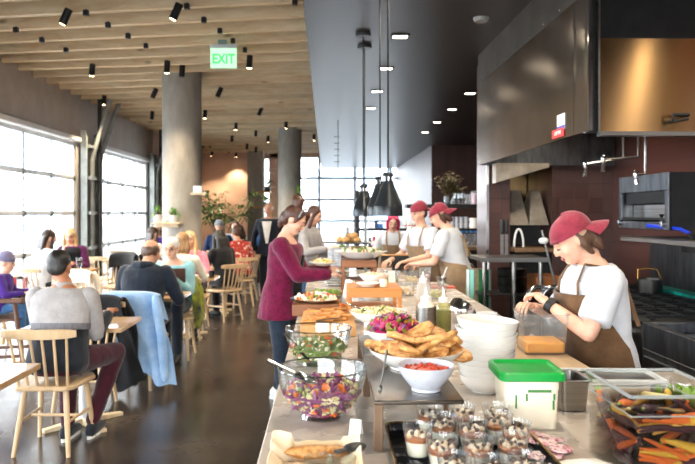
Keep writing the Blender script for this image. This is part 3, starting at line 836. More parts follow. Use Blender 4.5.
# long pole leaning
t = thing('oven_peel', 'long thin steel peel leaning by the oven niche', 'peel', (XY(551,6.3),6.3,.0)); 
q0 = P(542,230,6.3)-Vector(t.location); q1 = P(551,268,6.3)-Vector(t.location)
m_ = MB(); m_.tube([q0, q1, q1+(q1-q0)*2.0], .012, 8); obj('pole', m_, M['steel'], t)
m_ = MB(); m_.caps([q0+Vector((.0,0,-.1)), q0+Vector((.03,0,-.1))], [.03,.03], 8); obj('grip', m_, M['white_plastic'], t)
# tall prep table with steel legs
tx0, tx1, ty = XY(479,6.2), XY(546,6.2), 6.2
t = thing('prep_table', 'high dark topped prep table with steel legs before the oven', 'table', (tx0,ty,0)); tw = tx1-tx0
obj('tabletop', MB().box2((0,-.05,1.105),(tw,.42,1.14)), pm('table_black', '#2b2724', .4, col2='#3d352e', nscale=8), t, bevel=.006)
obj('edge', MB().box2((-.005,-.06,1.10),(tw+.005,-.05,1.14)), M['steel'], t)
for x in (.05, .18, tw-.3, tw-.05):
    obj('leg', MB().tube([(x,.0 if x not in (.18,) else .36,0),(x,.0 if x not in (.18,) else .36,1.105)], .02, 10), M['steel'], t)
obj('shelf', MB().box2((.03,.02,.78),(tw-.03,.4,.8)), M['steel_dark'], t, bevel=.003)
for k in range(3):
    c = thing('stock_pot', ['lowest', 'middle', 'topmost'][k]+' of the steel pans stacked under the high prep table', 'pan', (tx0+.36,ty+.2,.801+k*.075))
    obj('pan', MB().shell([(.12,0),(.14,.07)], .003, 28), M['steel_dark'], c)
m_ = MB()
c = thing('wood_trivet', 'brown wooden board on the shelf under the high prep table', 'board', (tx0+.66,ty+.2,.801))
obj('board', MB().box2((-.11,-.16,0),(.11,.16,.16)), M['brownriser'], c, bevel=.01)
c = thing('chrome_rack', 'chrome rack of curved bars beside the prep table', 'rack', (XY(538,5.7),5.7,.55))
for k in range(2):
    m_ = MB(); x = -.10+.13*k; m_.tube([(x,0,-.55),(x,0,.2),(x+.02,0,.32),(x+.08,0,.37),(x+.25,0,.36)], .02, 10); obj('bar', m_, M['chrome'], c)
m_ = MB(); m_.box2((-.1,-.02,.20),(.3,.02,.24)); obj('crossbar', m_, M['chrome'], c)

# ---- back bar shelving
BY = 10.2
bx0_, bx1_ = XY(348,BY), XY(486,BY)+.12
t = thing('bar_shelving', 'black steel bar shelving unit behind the far chefs', 'shelving', (bx0_,BY,0)); bw = bx1_-bx0_
ZS = [1.05, 1.315, 1.645]
for k, x in enumerate((.15, bw*.62, bw-.02)): obj('post', MB().box2((x-.03,.13,0),(x+.03,.19,1.72 if k else 1.9)), M['shelf_metal'], t)
obj('shelf', MB().box2((.95*.92,-.15,ZS[2]-.02),(bw,.17,ZS[2]+.035)), M['shelf_metal'], t)
obj('shelf', MB().box2((.12,-.15,ZS[1]-.03),(bw,.17,ZS[1]+.005)), M['shelf_metal'], t)
obj('counter', MB().box2((-.2,-.3,ZS[0]-.05),(bw,.22,ZS[0])), M['greywood'], t)
obj('cabinet', MB().box2((-.2,-.26,.05),(bw,.2,ZS[0]-.05)), M['shelf_metal'], t)
# ================================================================== PEOPLE
def ik(a, b, l1, l2, pole):
    a, b = Vector(a), Vector(b); d = b-a; L = min(d.length, (l1+l2)*.995); d = d.normalized()
    b = a+d*L
    x = (l1*l1-l2*l2+L*L)/(2*L); hh = math.sqrt(max(l1*l1-x*x, 0))
    p = Vector(pole); p = (p-d*p.dot(d))
    p = p.normalized() if p.length > 1e-6 else Vector((0,0,-1))
    return a+d*x+p*hh, b

RING = [(-.10,.130,.100,0),(-.02,.168,.118,-.008),(.06,.160,.112,0),(.16,.142,.102,.008),(.26,.148,.108,.012),(.36,.163,.115,.012),(.44,.166,.108,.006),(.49,.140,.084,-.004),(.525,.085,.066,-.010),(.55,.058,.058,-.010)]
def ringat(z):
    if z <= RING[0][0]: return RING[0][1:]
    for a, b in zip(RING, RING[1:]):
        if z <= b[0]:
            t = (z-a[0])/(b[0]-a[0]); return tuple(a[i]+(b[i]-a[i])*t for i in (1,2,3))
    return RING[-1][1:]

class Body:
    def __init__(s, h=1.7, sit=False, lean=5, hunch=0, wide=1.0, deep=1.0, head=(0,0), hip=None, knees=None, feet=None, hands=None, elbow=None, neck=0.0, curl=.6, hdir=None, side=0.0):
        k = h/1.7; s.k = k; s.sit = sit; s.lean = R(lean); s.hunch = hunch; s.wide = wide; s.deep = deep
        s.hip = Vector(hip) if hip else Vector((0,0,.578 if sit else .895*k))
        s.u = Vector((0,math.sin(s.lean),math.cos(s.lean))); s.f = Vector((0,math.cos(s.lean),-math.sin(s.lean)))
        s.hw = .17*k*(.5+.5*wide)
        s.headc = s.T(side, .015+neck, .685) - Vector((0,0,neck*.5))
        s.H = Matrix.Translation(s.headc) @ Euler((0,0,R(head[0]))).to_matrix().to_4x4() @ Euler((-R(head[1]),0,0)).to_matrix().to_4x4() @ Matrix.Scale(k*.5+.5, 4)
        s.legs = []
        for i, sx in enumerate((-1,1)):
            hp = s.hip+Vector((sx*.088*k,0,-.01))
            if sit:
                kn = s.hip+Vector((sx*.10,.40*k,.0)) if knees is None else Vector(knees[i])
                an = Vector((kn.x, kn.y-.03, .085)) if feet is None else Vector(feet[i])
            else:
                kn = Vector((sx*.092*k,.03,.485*k)) if knees is None else Vector(knees[i])
                an = Vector((sx*.10*k,-.01,.085)) if feet is None else Vector(feet[i])
            s.legs.append((hp,kn,an))
        s.arms = []
        for i, sx in enumerate((-1,1)):
            sh = s.T(sx*s.hw/k, -.005, .455)
            if hands and hands[i] is not None: w = Vector(hands[i])
            elif sit: w = Vector((sx*.17,.36,.835))
            else: w = Vector((sx*.25*k,.06,s.hip.z-.04))
            pole = (sx*.55,-.5,-.8) if elbow is None else (sx*elbow[0],elbow[1],elbow[2])
            el, w = ik(sh, w, .285*k, .255*k, pole)
            s.arms.append((sh,el,w))
        s.curl = curl; s.hdir = hdir
    def T(s, x, y, z):
        k = s.k; zz = z*k
        return s.hip + Vector((x*k,0,0)) + s.f*(y*k + s.hunch*max(z,0)**2) + s.u*zz
    def ring(s, z, add=0, n=20, sc=1):
        rx, ry, yo = ringat(z); out = []
        for i in range(n):
            a = 2*PI*i/n
            x = math.cos(a); y = math.sin(a)
            e = .88
            x = math.copysign(abs(x)**e, x); y = math.copysign(abs(y)**e, y)
            out.append(s.T((rx*s.wide+add)*sc*x, yo+(ry*s.deep+add)*sc*y, z))
        return out
    def torso(s, mb, z0, z1, add=0, n=20, steps=9):
        zs = sorted(set([z0,z1]+[r[0] for r in RING if z0 < r[0] < z1]))
        return mb.loft([s.ring(z, add, n) for z in zs])

def hand(bd, i, ext, mb):
    """palm into the skin mesh, five separate fingers appended"""
    sh, el, w = bd.arms[i]; sx = (-1,1)[i]; k = bd.k
    d = (w-el).normalized() if bd.hdir is None else Vector(bd.hdir).normalized()
    side = Vector((0,0,1)).cross(d)
    side = side.normalized() if side.length > 1e-3 else Vector((1,0,0))
    dn = d.cross(side).normalized()           # palm normal
    if dn.z > 0: dn = -dn
    t = d.cross(dn).normalized()              # across the palm
    inward = t if (t.dot(Vector((-sx,0,0))) > 0) else -t
    if abs(d.z) > .8: inward = Vector((0,1,0)); inward = (inward-d*inward.dot(d)).normalized(); dn = d.cross(inward).normalized()*(1 if sx > 0 else -1); 
    pc = w+d*.045*k
    X = Matrix((inward, d, dn)).transposed()
    mb.blob(pc, (.040*k,.054*k,.018*k), X, 12, 8)
    c = bd.curl
    for j, (o, L) in enumerate(((.028,.074),(.010,.084),(-.010,.078),(-.028,.060))):
        b = pc+inward*o*k+d*.036*k; p = [b]; ang = .15
        for q in (.45,.32,.23):
            ang += c*.55; p.append(p[-1]+(d*math.cos(ang)+dn*math.sin(ang)+inward*o*1.2)*L*q*k)
        ext.caps(p, [.0092*k,.0088*k,.0078*k,.0066*k], 7)
    b = pc+inward*.028*k-d*.012*k; p = [b, b+(inward*.75+d*.55+dn*.25)*.034*k]
    p.append(p[-1]+(inward*.25+d*.9+dn*.4)*.030*k); p.append(p[-1]+(d*.9+dn*.5-inward*.1)*.022*k)
    ext.caps(p, [.0125*k,.011*k,.0095*k,.0075*k], 7)

def face_bits(bd, root, eyes='open', lip=True, hc=None):
    for sx in (-1,1):
        m_ = MB(); m_.M = bd.H
        if eyes == 'open':
            m_.blob((sx*.031,.0765,.002), (.0125,.0075,.0065), n=10, m=6)
        else:
            m_.caps([(sx*.018,.086,-.006),(sx*.031,.087,-.010),(sx*.044,.079,-.007)], [.0026,.003,.0026], 6)
        obj('eye', m_, M['eye'], root)
        m_ = MB(); m_.M = bd.H; m_.caps([(sx*.016,.090,.022),(sx*.032,.087,.027),(sx*.048,.075,.021)], [.0035,.0038,.0028], 6)
        obj('eyebrow', m_, hc or M['lash'], root)
    if lip:
        m_ = MB(); m_.M = bd.H; m_.blob((0,.0815,-.060), (.023,.0085,.0036), n=10, m=6); m_.blob((0,.0800,-.067), (.020,.009,.0046), n=10, m=6)
        obj('lips', m_, M['lip'], root)

def hair(bd, root, style, col, vox=.011):
    if style is None: return
    mb = MB(); mb.M = bd.H
    mat = M['hair_'+col]
    def locks(xs, z1, r=.03, back=-.085, fwd=0):
        for x in xs: mb.caps([(x*.7,back*.6,.04),(x,back,-.02),(x*1.15,back-.012,(z1-.02)*.5),(x*1.1,back+.005+fwd,z1)], [r*.9,r,r,r*.6], 8)
    if style in ('short','long','bob','bun','wavy','tail'):
        mb.blob((0,-.024,.040), (.083,.094,.084), n=18, m=12, jit=.06, seed=3)
        mb.blob((0,-.062,-.012), (.070,.048,.070), n=14, m=10)
    if style == 'crop':
        mb.blob((0,-.022,.036), (.081,.092,.084), n=18, m=12); mb.blob((0,-.060,-.012), (.070,.046,.062), n=14, m=10)
    if style == 'balding':
        for sx in (-1,1): mb.blob((sx*.062,-.03,.010), (.024,.060,.050), n=12, m=8)
        mb.blob((0,-.075,.000), (.066,.036,.062), n=14, m=8)
        mb.caps([(-.04,-.02,.108),(0,.0,.115),(.04,-.02,.108)], [.012,.014,.012], 8)
    if style == 'long':
        locks((-.06,-.03,0,.03,.06), -.30, .034)
        for sx in (-1,1): mb.caps([(sx*.062,.03,.06),(sx*.080,.012,-.02),(sx*.088,.015,-.13),(sx*.085,.035,-.25)], [.018,.022,.028,.016], 8)
    if style == 'verylong':
        mb.blob((0,-.026,.040), (.088,.098,.086), n=18, m=12); locks((-.075,-.045,-.015,.015,.045,.075), -.42, .04, -.09)
        for sx in (-1,1): mb.caps([(sx*.066,.03,.05),(sx*.088,.0,-.04),(sx*.10,-.01,-.20),(sx*.10,.0,-.36)], [.02,.03,.04,.03], 8)
    if style == 'bob':
        locks((-.055,-.02,.02,.055), -.13, .034, -.07)
        for sx in (-1,1): mb.caps([(sx*.05,.055,.07),(sx*.078,.030,.02),(sx*.082,.02,-.06),(sx*.074,.02,-.12)], [.020,.024,.026,.016], 8)
    if style == 'wavy':
        locks((-.05,0,.05), -.16, .036, -.075)
    if style == 'bun':
        mb.blob((0,-.055,.150), (.060,.056,.050), n=14, m=10, jit=.35, seed=5); mb.blob((.01,-.035,.125), (.046,.05,.032), n=12, m=8, jit=.2, seed=8)
        for sx in (-1,1): mb.caps([(sx*.066,.045,.055),(sx*.076,.02,.0),(sx*.070,.015,-.03)], [.012,.014,.006], 8)
        mb.caps([(0,-.095,-.01),(.0,-.098,-.07),(.0,-.085,-.12)], [.04,.03,.012], 8)
    if style == 'tail':
        mb.caps([(0,-.10,.0),(.0,-.13,-.06),(.0,-.11,-.20)], [.03,.03,.012], 8)
    if style == 'nape':
        mb.blob((0,-.056,-.018), (.072,.052,.062), n=14, m=10)
        for sx in (-1,1): mb.caps([(sx*.068,-.015,.03),(sx*.074,-.025,-.03),(sx*.068,-.045,-.09)], [.014,.022,.014], 8)
        for x in (-.04,0,.04): mb.caps([(x,-.085,0),(x*1.1,-.098,-.06),(x*1.1,-.105,-.10)], [.024,.024,.010], 8)
    robj('hair', mb, mat, root, vox, 2)

def cap_hat(bd, root, mat, back=True, label=None):
    t = None
    def dome(u, v):
        a = 2*PI*u; ph = v*PI/2
        r = math.cos(ph)
        return bd.H @ Vector((.090*r*math.cos(a), -.014+.106*r*math.sin(a), .030+.100*math.sin(ph)**.9 + .008*math.sin(a)*(-1 if back else 1)))
    m_ = MB(); m_.sheet(dome, 33, 12, .005)
    c = obj('cap', m_, mat, root, ang=60)
    sg = -1 if back else 1
    def brim(u, v):
        a = -1.15+2.3*u; L = .004+.082*v*math.cos(a*.78)
        y = math.cos(a)*.106+L*.95; x = math.sin(a)*.088*(1+.06*v)
        return bd.H @ Vector((x, -.014+sg*y, .030+.004-.020*v-.030*(x/.088)**2*v-.010*v*v))
    m_ = MB(); m_.sheet(brim, 17, 6, .005); obj('brim', m_, mat, c, ang=60)
    m_ = MB(); m_.M = bd.H; m_.blob((0,-.014,.130), (.008,.008,.005), n=8, m=6); obj('button', m_, mat, c)
    if back:
        m_ = MB(); m_.M = bd.H
        m_.caps([(-.05,.072,.034),(-.025,.088,.032),(0,.0945,.031),(.025,.088,.032),(.05,.072,.034)], [.008]*5, 8)
        obj('strap', m_, mat, c)

def beanie(bd, root, mat):
    m_ = MB(); m_.M = bd.H; m_.lathe([(.088,.015),(.092,.03),(.091,.055),(.084,.058),(.078,.09),(.055,.122),(.02,.138),(.001,.14)], 24, (0,-.012,0), 1, 1.12)
    obj('beanie', m_, mat, root)

def glasses(bd, root):
    m_ = MB(); m_.M = bd.H
    for sx in (-1,1):
        pts = [(sx*.031+.022*math.cos(a), .092, .002+.017*math.sin(a)) for a in [2*PI*k/14 for k in range(15)]]
        m_.tube(pts, .0022, 6); m_.tube([(sx*.053,.090,.004),(sx*.078,.03,.006),(sx*.078,-.01,.004)], .002, 6)
    m_.tube([(-.009,.094,.005),(.009,.094,.005)], .002, 6)
    obj('glasses', m_, M['black'], root)

def person(label, loc, rz, bd, skin='fair', hairstyle='short', hcol='brown', top='white_cloth', sleeve='long', bottom='dark_denim', shoes='black', vox=.013,
           top_add=.016, top_z0=-.07, top_z1=.52, face=True, eyes='open', group=None, hem=None, bottoms=True, sleeve_r=1.0, cat='person', lapel=None):
    root = thing('person', label, cat, loc, rz, group)
    sk = M['skin_'+skin]; k = bd.k
    mb = MB(); ext = MB()
    bd.torso(mb, -.10, .55, -.006)
    mb.caps([bd.T(0,-.008,.50), bd.T(0,.0,.57), bd.headc-Vector((0,0,.06*k))+(bd.H.to_3x3() @ Vector((0,-.02,0)))], [.058*k,.054*k,.052*k], 14)
    for (hp,kn,an) in bd.legs:
        mb.caps([hp, (hp+kn)/2, kn], [.085*k,.074*k,.054*k], 14)
        mb.caps([kn, kn*.68+an*.32+Vector((0,-.012,0)), an], [.052*k,.054*k,.036*k], 14)
        mb.caps([an+Vector((0,-.03,-.035)), an+Vector((0,.06,-.04)), an+Vector((0,.14,-.05))], [.038,.036,.028], 12)
    for i, (sh,el,w) in enumerate(bd.arms):
        mb.caps([sh, (sh+el)/2, el], [.054*k*bd.wide,.046*k*bd.wide,.039*k], 14)
        mb.caps([el, el*.7+w*.3, w], [.038*k,.040*k,.026*k], 14)
        hand(bd, i, ext, mb)
    old = mb.M; mb.M = bd.H
    mb.blob((0,-.014,.026), (.074,.093,.087), n=20, m=14)
    mb.blob((0,.020,-.028), (.060,.066,.084), n=18, m=12)
    mb.blob((0,.040,-.080), (.040,.040,.031), n=14, m=10)
    for sx in (-1,1):
        mb.blob((sx*.036,.050,-.032), (.028,.028,.028), n=12, m=8)
        mb.blob((sx*.075,-.012,-.006), (.011,.022,.032), n=10, m=8)
    mb.caps([(0,.082,.010),(0,.098,-.020),(0,.099,-.030)], [.010,.0125,.013], 10)
    mb.caps([(-.03,.076,.020),(.03,.076,.020)], [.014,.014], 8)
    mb.M = old
    robj('body', mb, sk, root, vox, 3, ext)
    if face: face_bits(bd, root, eyes)
    hair(bd, root, hairstyle, hcol)
    # top
    tm = M[top] if isinstance(top, str) else top
    mb = MB(); bd.torso(mb, top_z0, top_z1, top_add, 24)
    if hem is not None:
        rx, ry, yo = ringat(-.02); rx += .012; z0 = bd.hip.z-.05; rings = []
        for q in range(6):
            z = z0-(z0-hem)*q/5; g = 1.04+.10*q/5
            rings.append([Vector((bd.hip.x+(rx*bd.wide*k+top_add+.006)*g*math.cos(a), bd.hip.y+(ry*bd.deep*k+top_add+.012)*g*math.sin(a), z)) for a in [2*PI*j/20 for j in range(20)]])
        rings.insert(0, bd.ring(.02, top_add, 20)); mb.loft(rings)
    for (sh,el,w) in bd.arms:
        r = sleeve_r*k
        if sleeve == 'long':
            mb.caps([sh, (sh+el)/2, el], [.064*r*bd.wide,.058*r*bd.wide,.052*r], 14); e = el+(w-el)*.93; mb.caps([el, (el+e)/2, e], [.052*r,.049*r,.040*r], 14)
        elif sleeve == 'short':
            e = sh+(el-sh)*.72; mb.caps([sh, (sh+e)/2], [.068*r*bd.wide,.068*r*bd.wide], 14); mb.tube([(sh+e)/2, e, e+(el-sh)*.06], [.068*r*bd.wide,.071*r*bd.wide,.070*r*bd.wide], 14)
        elif sleeve == 'elbow':
            e = el+(w-el)*.25; mb.caps([sh, (sh+el)/2, el], [.064*r,.058*r,.052*r], 14); mb.tube([el, e], [.052*r,.048*r], 14)
    robj('top', mb, tm, root, max(vox, .011), 3, wr=.006)
    if bottoms:
        mb = MB(); bd.torso(mb, -.10, .05, .008)
        for (hp,kn,an) in bd.legs:
            mb.caps([hp, (hp+kn)/2, kn], [.100*k,.092*k,.074*k], 14)
            e = an+Vector((0,0,.03)); mb.caps([kn, kn*.6+e*.4, e], [.074*k,.070*k,.054*k], 14)
        robj('trousers', mb, M[bottom], root, max(vox, .014), 3, wr=.005)
        for (hp,kn,an) in bd.legs:
            m_ = MB(); m_.M = Matrix.Translation((an.x,an.y,0))
            m_.loft([[Vector((w*math.cos(a), y, z+hh*max(math.sin(a),-.75)*1.0)) for a in [2*PI*j/14 for j in range(14)]] for (y,w,hh,z) in ((-.075,.022,.03,.045),(-.06,.036,.045,.05),(0,.042,.062,.058),(.07,.046,.042,.048),(.14,.045,.032,.040),(.185,.024,.018,.032))])
            s_ = obj('shoe', m_, M[shoes] if isinstance(shoes, str) else shoes, root)
            m_ = MB(); m_.prism([(.034*math.cos(a)*(1.25 if math.sin(a) > 0 else 1), .05+.135*math.sin(a)) for a in [2*PI*j/16 for j in range(16)]], 0, .022); m_.M = Matrix.Identity(4)
            obj('sole', m_, M['white_plastic'] if shoes not in ('black',) else M['rubber'], s_, loc=(an.x,an.y,0))
    return root

def apron(bd, root, mat, z_top=.33, bib=.12, z_bot=-.42, spread=100, off=.026, strapmat=None, bibw=50):
    """bib apron: a wide skirt wrapped round the hips and a narrower bib"""
    def fn(u, v):
        z = z_bot+(z_top-z_bot)*v
        t = min(1, max(0, (z-.12)/(.10 if bibw < 60 else .26))); wid = R(spread)*(1-t)+R(bibw)*t
        a = -wid+2*wid*u; zz = max(z, -.08)
        rx, ry, yo = ringat(zz)
        flare = 1+max(0,-z)*.12; of = off+.03*min(1,max(0,-z*6))
        x = (rx*bd.wide+of/bd.k)*flare*math.sin(a); y = yo+(ry*bd.deep+of/bd.k)*flare*math.cos(a)
        fold = .006*math.sin(a*9+z*4)*min(1, max(0,-z*4))
        p = bd.T(x, y+fold, zz)
        if z < zz: p = p+Vector((0,0,(z-zz)*bd.k))
        return p
    m_ = MB(); m_.sheet(fn, 31, 24, .006); o = obj('apron', m_, mat, root, ang=60)
    for sx in (-1,1):
        pts = []
        for (x,y,z) in ((sx*(.085 if bibw < 60 else .135),.145 if bibw < 60 else .105,.30 if bibw < 60 else .385),(sx*(.095 if bibw < 60 else .12),.115 if bibw < 60 else .09,.42 if bibw < 60 else .45),(sx*.09,.03,.512),(sx*.07,-.075,.49),(sx*.0,-.125,.38),(sx*-.06,-.135,.2)):
            pts.append(bd.T(x, y+(bd.deep-1)*(.1 if y > 0 else -.1), z)+bd.f*(.024 if y > 0 else -.020)+bd.u*(.022 if z > .5 else 0))
        m_ = MB(); m_.tube(pts, .013, 6, True, (1,.35)); obj('strap', m_, strapmat or mat, o)
    return o

# ---- the nearest chef
bd = Body(1.57, False, 4, .10, 1.0, 1.16, head=(-6,28), hands=[(-.05,.285,1.13),(.12,.30,1.09)], elbow=(1.0,-.7,-.8), neck=.055, curl=.9)
ch = person('chef with brown apron and backwards dusty red cap at the counter edge, looking down', (1.315,3.16,0), R(91), bd, 'fair', 'nape', 'brown', 'white_cloth', 'short', 'dark_denim', 'black', .0085, top_add=.024, eyes='down', top_z0=-.13, sleeve_r=1.12, hem=None)
apron(bd, ch, M['apron_brown'], .395, z_bot=-.5, spread=108, off=.056, bibw=62)
cap_hat(bd, ch, M['maroon_cap'], True)
sh,el,w = bd.arms[0]
m_ = MB(); q = el+(w-el)*.93; m_.tube([q-(w-el).normalized()*.016, q+(w-el).normalized()*.016], .036, 12); obj('wristband', m_, M['black'], ch)
for sx in (-1,1):
    m_ = MB(); m_.sheet(lambda u, v: bd.T(sx*(.025+.055*u), .075+.035*v-.05*u, .525-.055*v), 6, 5, .006); obj('collar', m_, M['white_cloth'], ch)
# ---- chefs at the far side of the counter
bd = Body(1.68, False, 14, .05, 1.05, 1.05, head=(12,22), hands=[(-.16,.42,1.03),(.16,.42,1.02)], neck=.02)
ch = person('chef in dusty red cap turned away from us, right one of two working together', (1.36,6.85,0), R(62), bd, 'fair', 'nape', 'auburn', 'white_cloth', 'short', 'dark_denim', 'black', .012, top_add=.024, eyes='down', top_z0=-.12)
apron(bd, ch, M['apron_tan'], z_bot=-.5, spread=150, off=.05); cap_hat(bd, ch, M['maroon_cap'], True)
bd = Body(1.68, False, 8, .03, 1.0, 1.0, head=(-10,10), hands=[(-.10,.40,1.03),(.22,.36,1.02)])
ch = person('chef with tan apron and red cap whose face is turned towards us', (1.13,7.6,0), R(128), bd, 'fair', 'crop', 'auburn', 'white_cloth', 'short', 'dark_denim', 'black', .012, top_add=.022)
apron(bd, ch, M['apron_tan'], z_bot=-.5, off=.05); cap_hat(bd, ch, M['maroon_cap'], True)
bd = Body(1.58, False, 14, .05, .95, 1.0, head=(0,24), hands=[(-.17,.36,1.0),(.17,.36,1.0)], neck=.01)
ch = person('person with bright pink bobbed hair and tan apron at the far counter end', (XY(392,9.35),9.35,0), R(178), bd, 'fair', 'bob', 'pink', 'white_cloth', 'elbow', 'dark_denim', 'black', .012, top_add=.02, eyes='down')
apron(bd, ch, M['apron_tan'], z_top=.36, z_bot=-.5, off=.046)
# ---- guests standing at the buffet
bd = Body(1.63, False, 5, .05, .98, 1.1, head=(0,30), hands=[(-.07,.39,1.09),(.10,.42,1.06)], elbow=(.35,-.8,-.9), neck=.03, curl=.5, feet=[(-.10,-.03,.085),(.10,.05,.085)])
ww = person('person with dark bun, thin headband and long maroon knitted cardigan filling a plate', (XY(280,5.55),5.55,0), R(-99), bd, 'fair', 'bun', 'auburn', 'maroon_knit', 'long', 'dark_denim', 'white_plastic', .0095, top_add=.022, hem=.70, eyes='down', sleeve_r=1.18, top_z1=.47)
m_ = MB(); m_.M = bd.H
m_.tube([(.080*math.cos(a), .030-.03*math.sin(a)*0, .045+.082*math.sin(a)) for a in [PI*k/16 for k in range(17)]], [.007]*17, 6); obj('headband', m_, M['beanie_cloth'], ww)
m_ = MB(); m_.sheet(lambda u, v: bd.T((u-.5)*.20*(1-.2*v), .195-.022*v-.25*abs(u-.5)**2, -.34+.72*v), 9, 12, .006); obj('vest', m_, M['black_cloth'], ww)
bd = Body(1.66, False, 6, .05, .92, 1.0, head=(8,22), hands=[(-.12,.34,1.05),(.14,.36,1.12)], neck=.02)
person('person with long dark hair, grey knitted top and jeans standing behind the maroon cardigan', (XY(306,8.5),8.5,0), R(-118), bd, 'fair', 'long', 'auburn', 'grey_knit', 'long', 'blue_jean', 'black', .013, hem=.80)
bd = Body(1.74, False, 2, 0, 1.05, 1.05, head=(-6,4))
sm = person('standing grey haired person in a dark suit jacket and pale shirt near the farther column', (XY(269,12.2),12.2,0), R(172), bd, 'mid', 'balding', 'grey', 'suit_cloth', 'long', 'suit_cloth', 'black', .014, hem=.78, top_add=.02)
m_ = MB(); m_.sheet(lambda u, v: bd.T((u-.5)*(.04+.13*v), .168-.02*abs(u-.5), .10+.38*v), 7, 10, .006); obj('shirt_front', m_, M['cream_cloth'], sm)

# ---- seated guests: (chairs come later, one under each)
SEATS = []
def seat(px, y, rz, label, bd, chair=True, dx=0, **k):
    x = XY(px, y); 
    o = person(label, (x,y,0), R(rz), bd, **k)
    if chair: SEATS.append((x, y, R(rz), chair))
    return o
# grey sweater, nearest
bd = Body(1.55, True, 9, .06, 1.25, 1.2, head=(4,10), side=-.055, knees=[(-.10,.40,.56),(.25,.38,.56)], feet=[(-.02,.20,.085),(.13,.26,.085)], hands=[(-.16,.36,.83),(.20,.36,.83)], elbow=(.06,-.3,-1))
gs = person('person with short black hair and pale grey sweater, nearest seated guest, back to us', (XY(58,4.50),4.50,0), R(-2), bd, 'tan', 'crop', 'black', 'grey_knit', 'none', 'maroon_trouser', 'charcoal_cloth', .0095, top_z0=.24, top_add=.020, face=False)
mb = MB(); bd.torso(mb, -.08, .25, .014); robj('sweater_lower', mb, M['charcoal_cloth'], gs, .011, 3)
for (sh,el,w) in bd.arms:
    mb = MB(); mb.caps([sh, (sh+el)/2, el], [.072,.066,.058], 14); robj('sleeve', mb, M['grey_knit'], gs, .011, 3)
    mb = MB(); mb.caps([el-(el-sh)*.3, el, el+(w-el)*.9], [.060,.060,.045], 14); robj('cuff', mb, M['charcoal_cloth'], gs, .011, 3)
m_ = MB(); m_.loft([bd.ring(z, .026, 24) for z in (.225,.24,.27)]); obj('ribbed_band', m_, pm('rib_grey', '#77757a', .85, col2='#656366', nscale=(60,60,6), bump=.5, bscale=(160,160,4)), gs)
m_ = MB(); m_.loft([[bd.T(r*math.cos(a), -.012+r*math.sin(a), z) for a in [2*PI*j/20 for j in range(20)]] for r, z in ((.075,.515),(.066,.545),(.062,.562))]); obj('collar', m_, M['grey_knit'], gs)
# navy hoodie
bd = Body(1.72, True, 22, .10, 1.15, 1.1, head=(-16,14), hands=[(-.16,.46,.83),(.20,.44,.83)], neck=.02)
hm = seat(138, 6.12, -6, 'person with thinning brown hair and dark navy hoodie, seated with back to us', bd, 'draped', skin='mid', hairstyle='balding', hcol='brown', top='navy_cloth', bottom='navy_cloth', vox=.011, face=False, top_add=.022)
mb = MB()
for a in [R(d) for d in range(150,400,25)]: pass
mb.caps([bd.T(-.10,-.02,.50), bd.T(-.07,-.09,.50), bd.T(0,-.115,.49), bd.T(.07,-.09,.50), bd.T(.10,-.02,.50)], [.03,.04,.045,.04,.03], 10); robj('hood', mb, M['navy_cloth'], hm, .012, 3)
# pale blue top, white hair
bd = Body(1.56, True, 14, .06, 1.1, 1.1, head=(-6,8), hands=[(-.06,.30,.86),(.14,.30,.84)])
lb = seat(176, 7.38, 178, 'person with white hair, glasses and pale aqua top facing us across the table', bd, True, skin='fair', hairstyle='short', hcol='grey', top='aqua_cloth', bottom='navy_cloth', vox=.011, top_z1=.49)
glasses(bd, lb)
bd = Body(1.58, True, 8, .04, .95, 1.0, head=(10,5))
seat(181, 8.02, 3, 'person with wavy honey blond hair, back to us, just behind the white haired guest', bd, True, hairstyle='wavy', hcol='honey', top='cream_cloth', bottom='navy_cloth', face=False)
bd = Body(1.60, True, 13, .05, .95, 1.0, head=(4,0), hands=[(-.14,.36,.80),(.16,.34,.80)])
seat(193, 9.15, 176, 'person with long blond hair and pink top facing us behind the white haired guest', bd, True, hairstyle='long', hcol='blonde', top='pink_cloth', bottom='navy_cloth')
bd = Body(1.56, True, 12, .06, 1.05, 1.1, head=(0,8))
seat(226, 9.85, 48, 'person all in black with very long black hair, back to us, by the walkway', bd, True, hairstyle='verylong', hcol='black', top='black_cloth', bottom='black_cloth', face=False)
bd = Body(1.66, True, 12, .05, 1.12, 1.1, head=(0,5))
seat(240, 11.3, 28, 'person in a red floral shirt with short hair, back to us', bd, True, skin='mid', hairstyle='crop', hcol='brown', top='floral_red', sleeve='elbow', bottom='dark_denim', face=False)
bd = Body(1.62, True, 8, .04, 1.0, 1.0, head=(0,5))
seat(244, 12.0, 60, 'person with dark hair and black top partly hidden behind the red floral shirt', bd, True, hairstyle='wavy', hcol='dark', top='black_cloth', bottom='black_cloth', face=False)
bd = Body(1.76, True, 6, .04, 1.08, 1.0, head=(0,3))
bn = seat(219, 13.6, 6, 'person in a grey beanie and navy shirt, back to us, below the big plant', bd, True, hairstyle=None, top='navy_shirt', bottom='dark_denim', face=False); beanie(bd, bn, M['beanie_cloth'])
bd = Body(1.72, True, 6, .03, 1.0, 1.0, head=(0,3))
seat(236, 14.9, 180, 'person with short brown hair facing us at the table below the big plant', bd, True, hairstyle='short', hcol='dark', top='grey_cloth', bottom='dark_denim')
bd = Body(1.70, True, 10, .04, 1.05, 1.0, head=(-10,5))
seat(256, 14.2, -62, 'person in a bright blue shirt turned to the right, below the farther column', bd, True, hairstyle='short', hcol='dark', top='blue_cloth', bottom='dark_denim', face=False)
bd = Body(1.62, True, 12, .05, .98, 1.0, head=(-18,10))
seat(39, 9.25, -26, 'person with long dark hair and white cardigan, back to us, at the first glazed door', bd, True, hairstyle='long', hcol='dark', top='white_cloth', bottom='dark_denim', face=False)
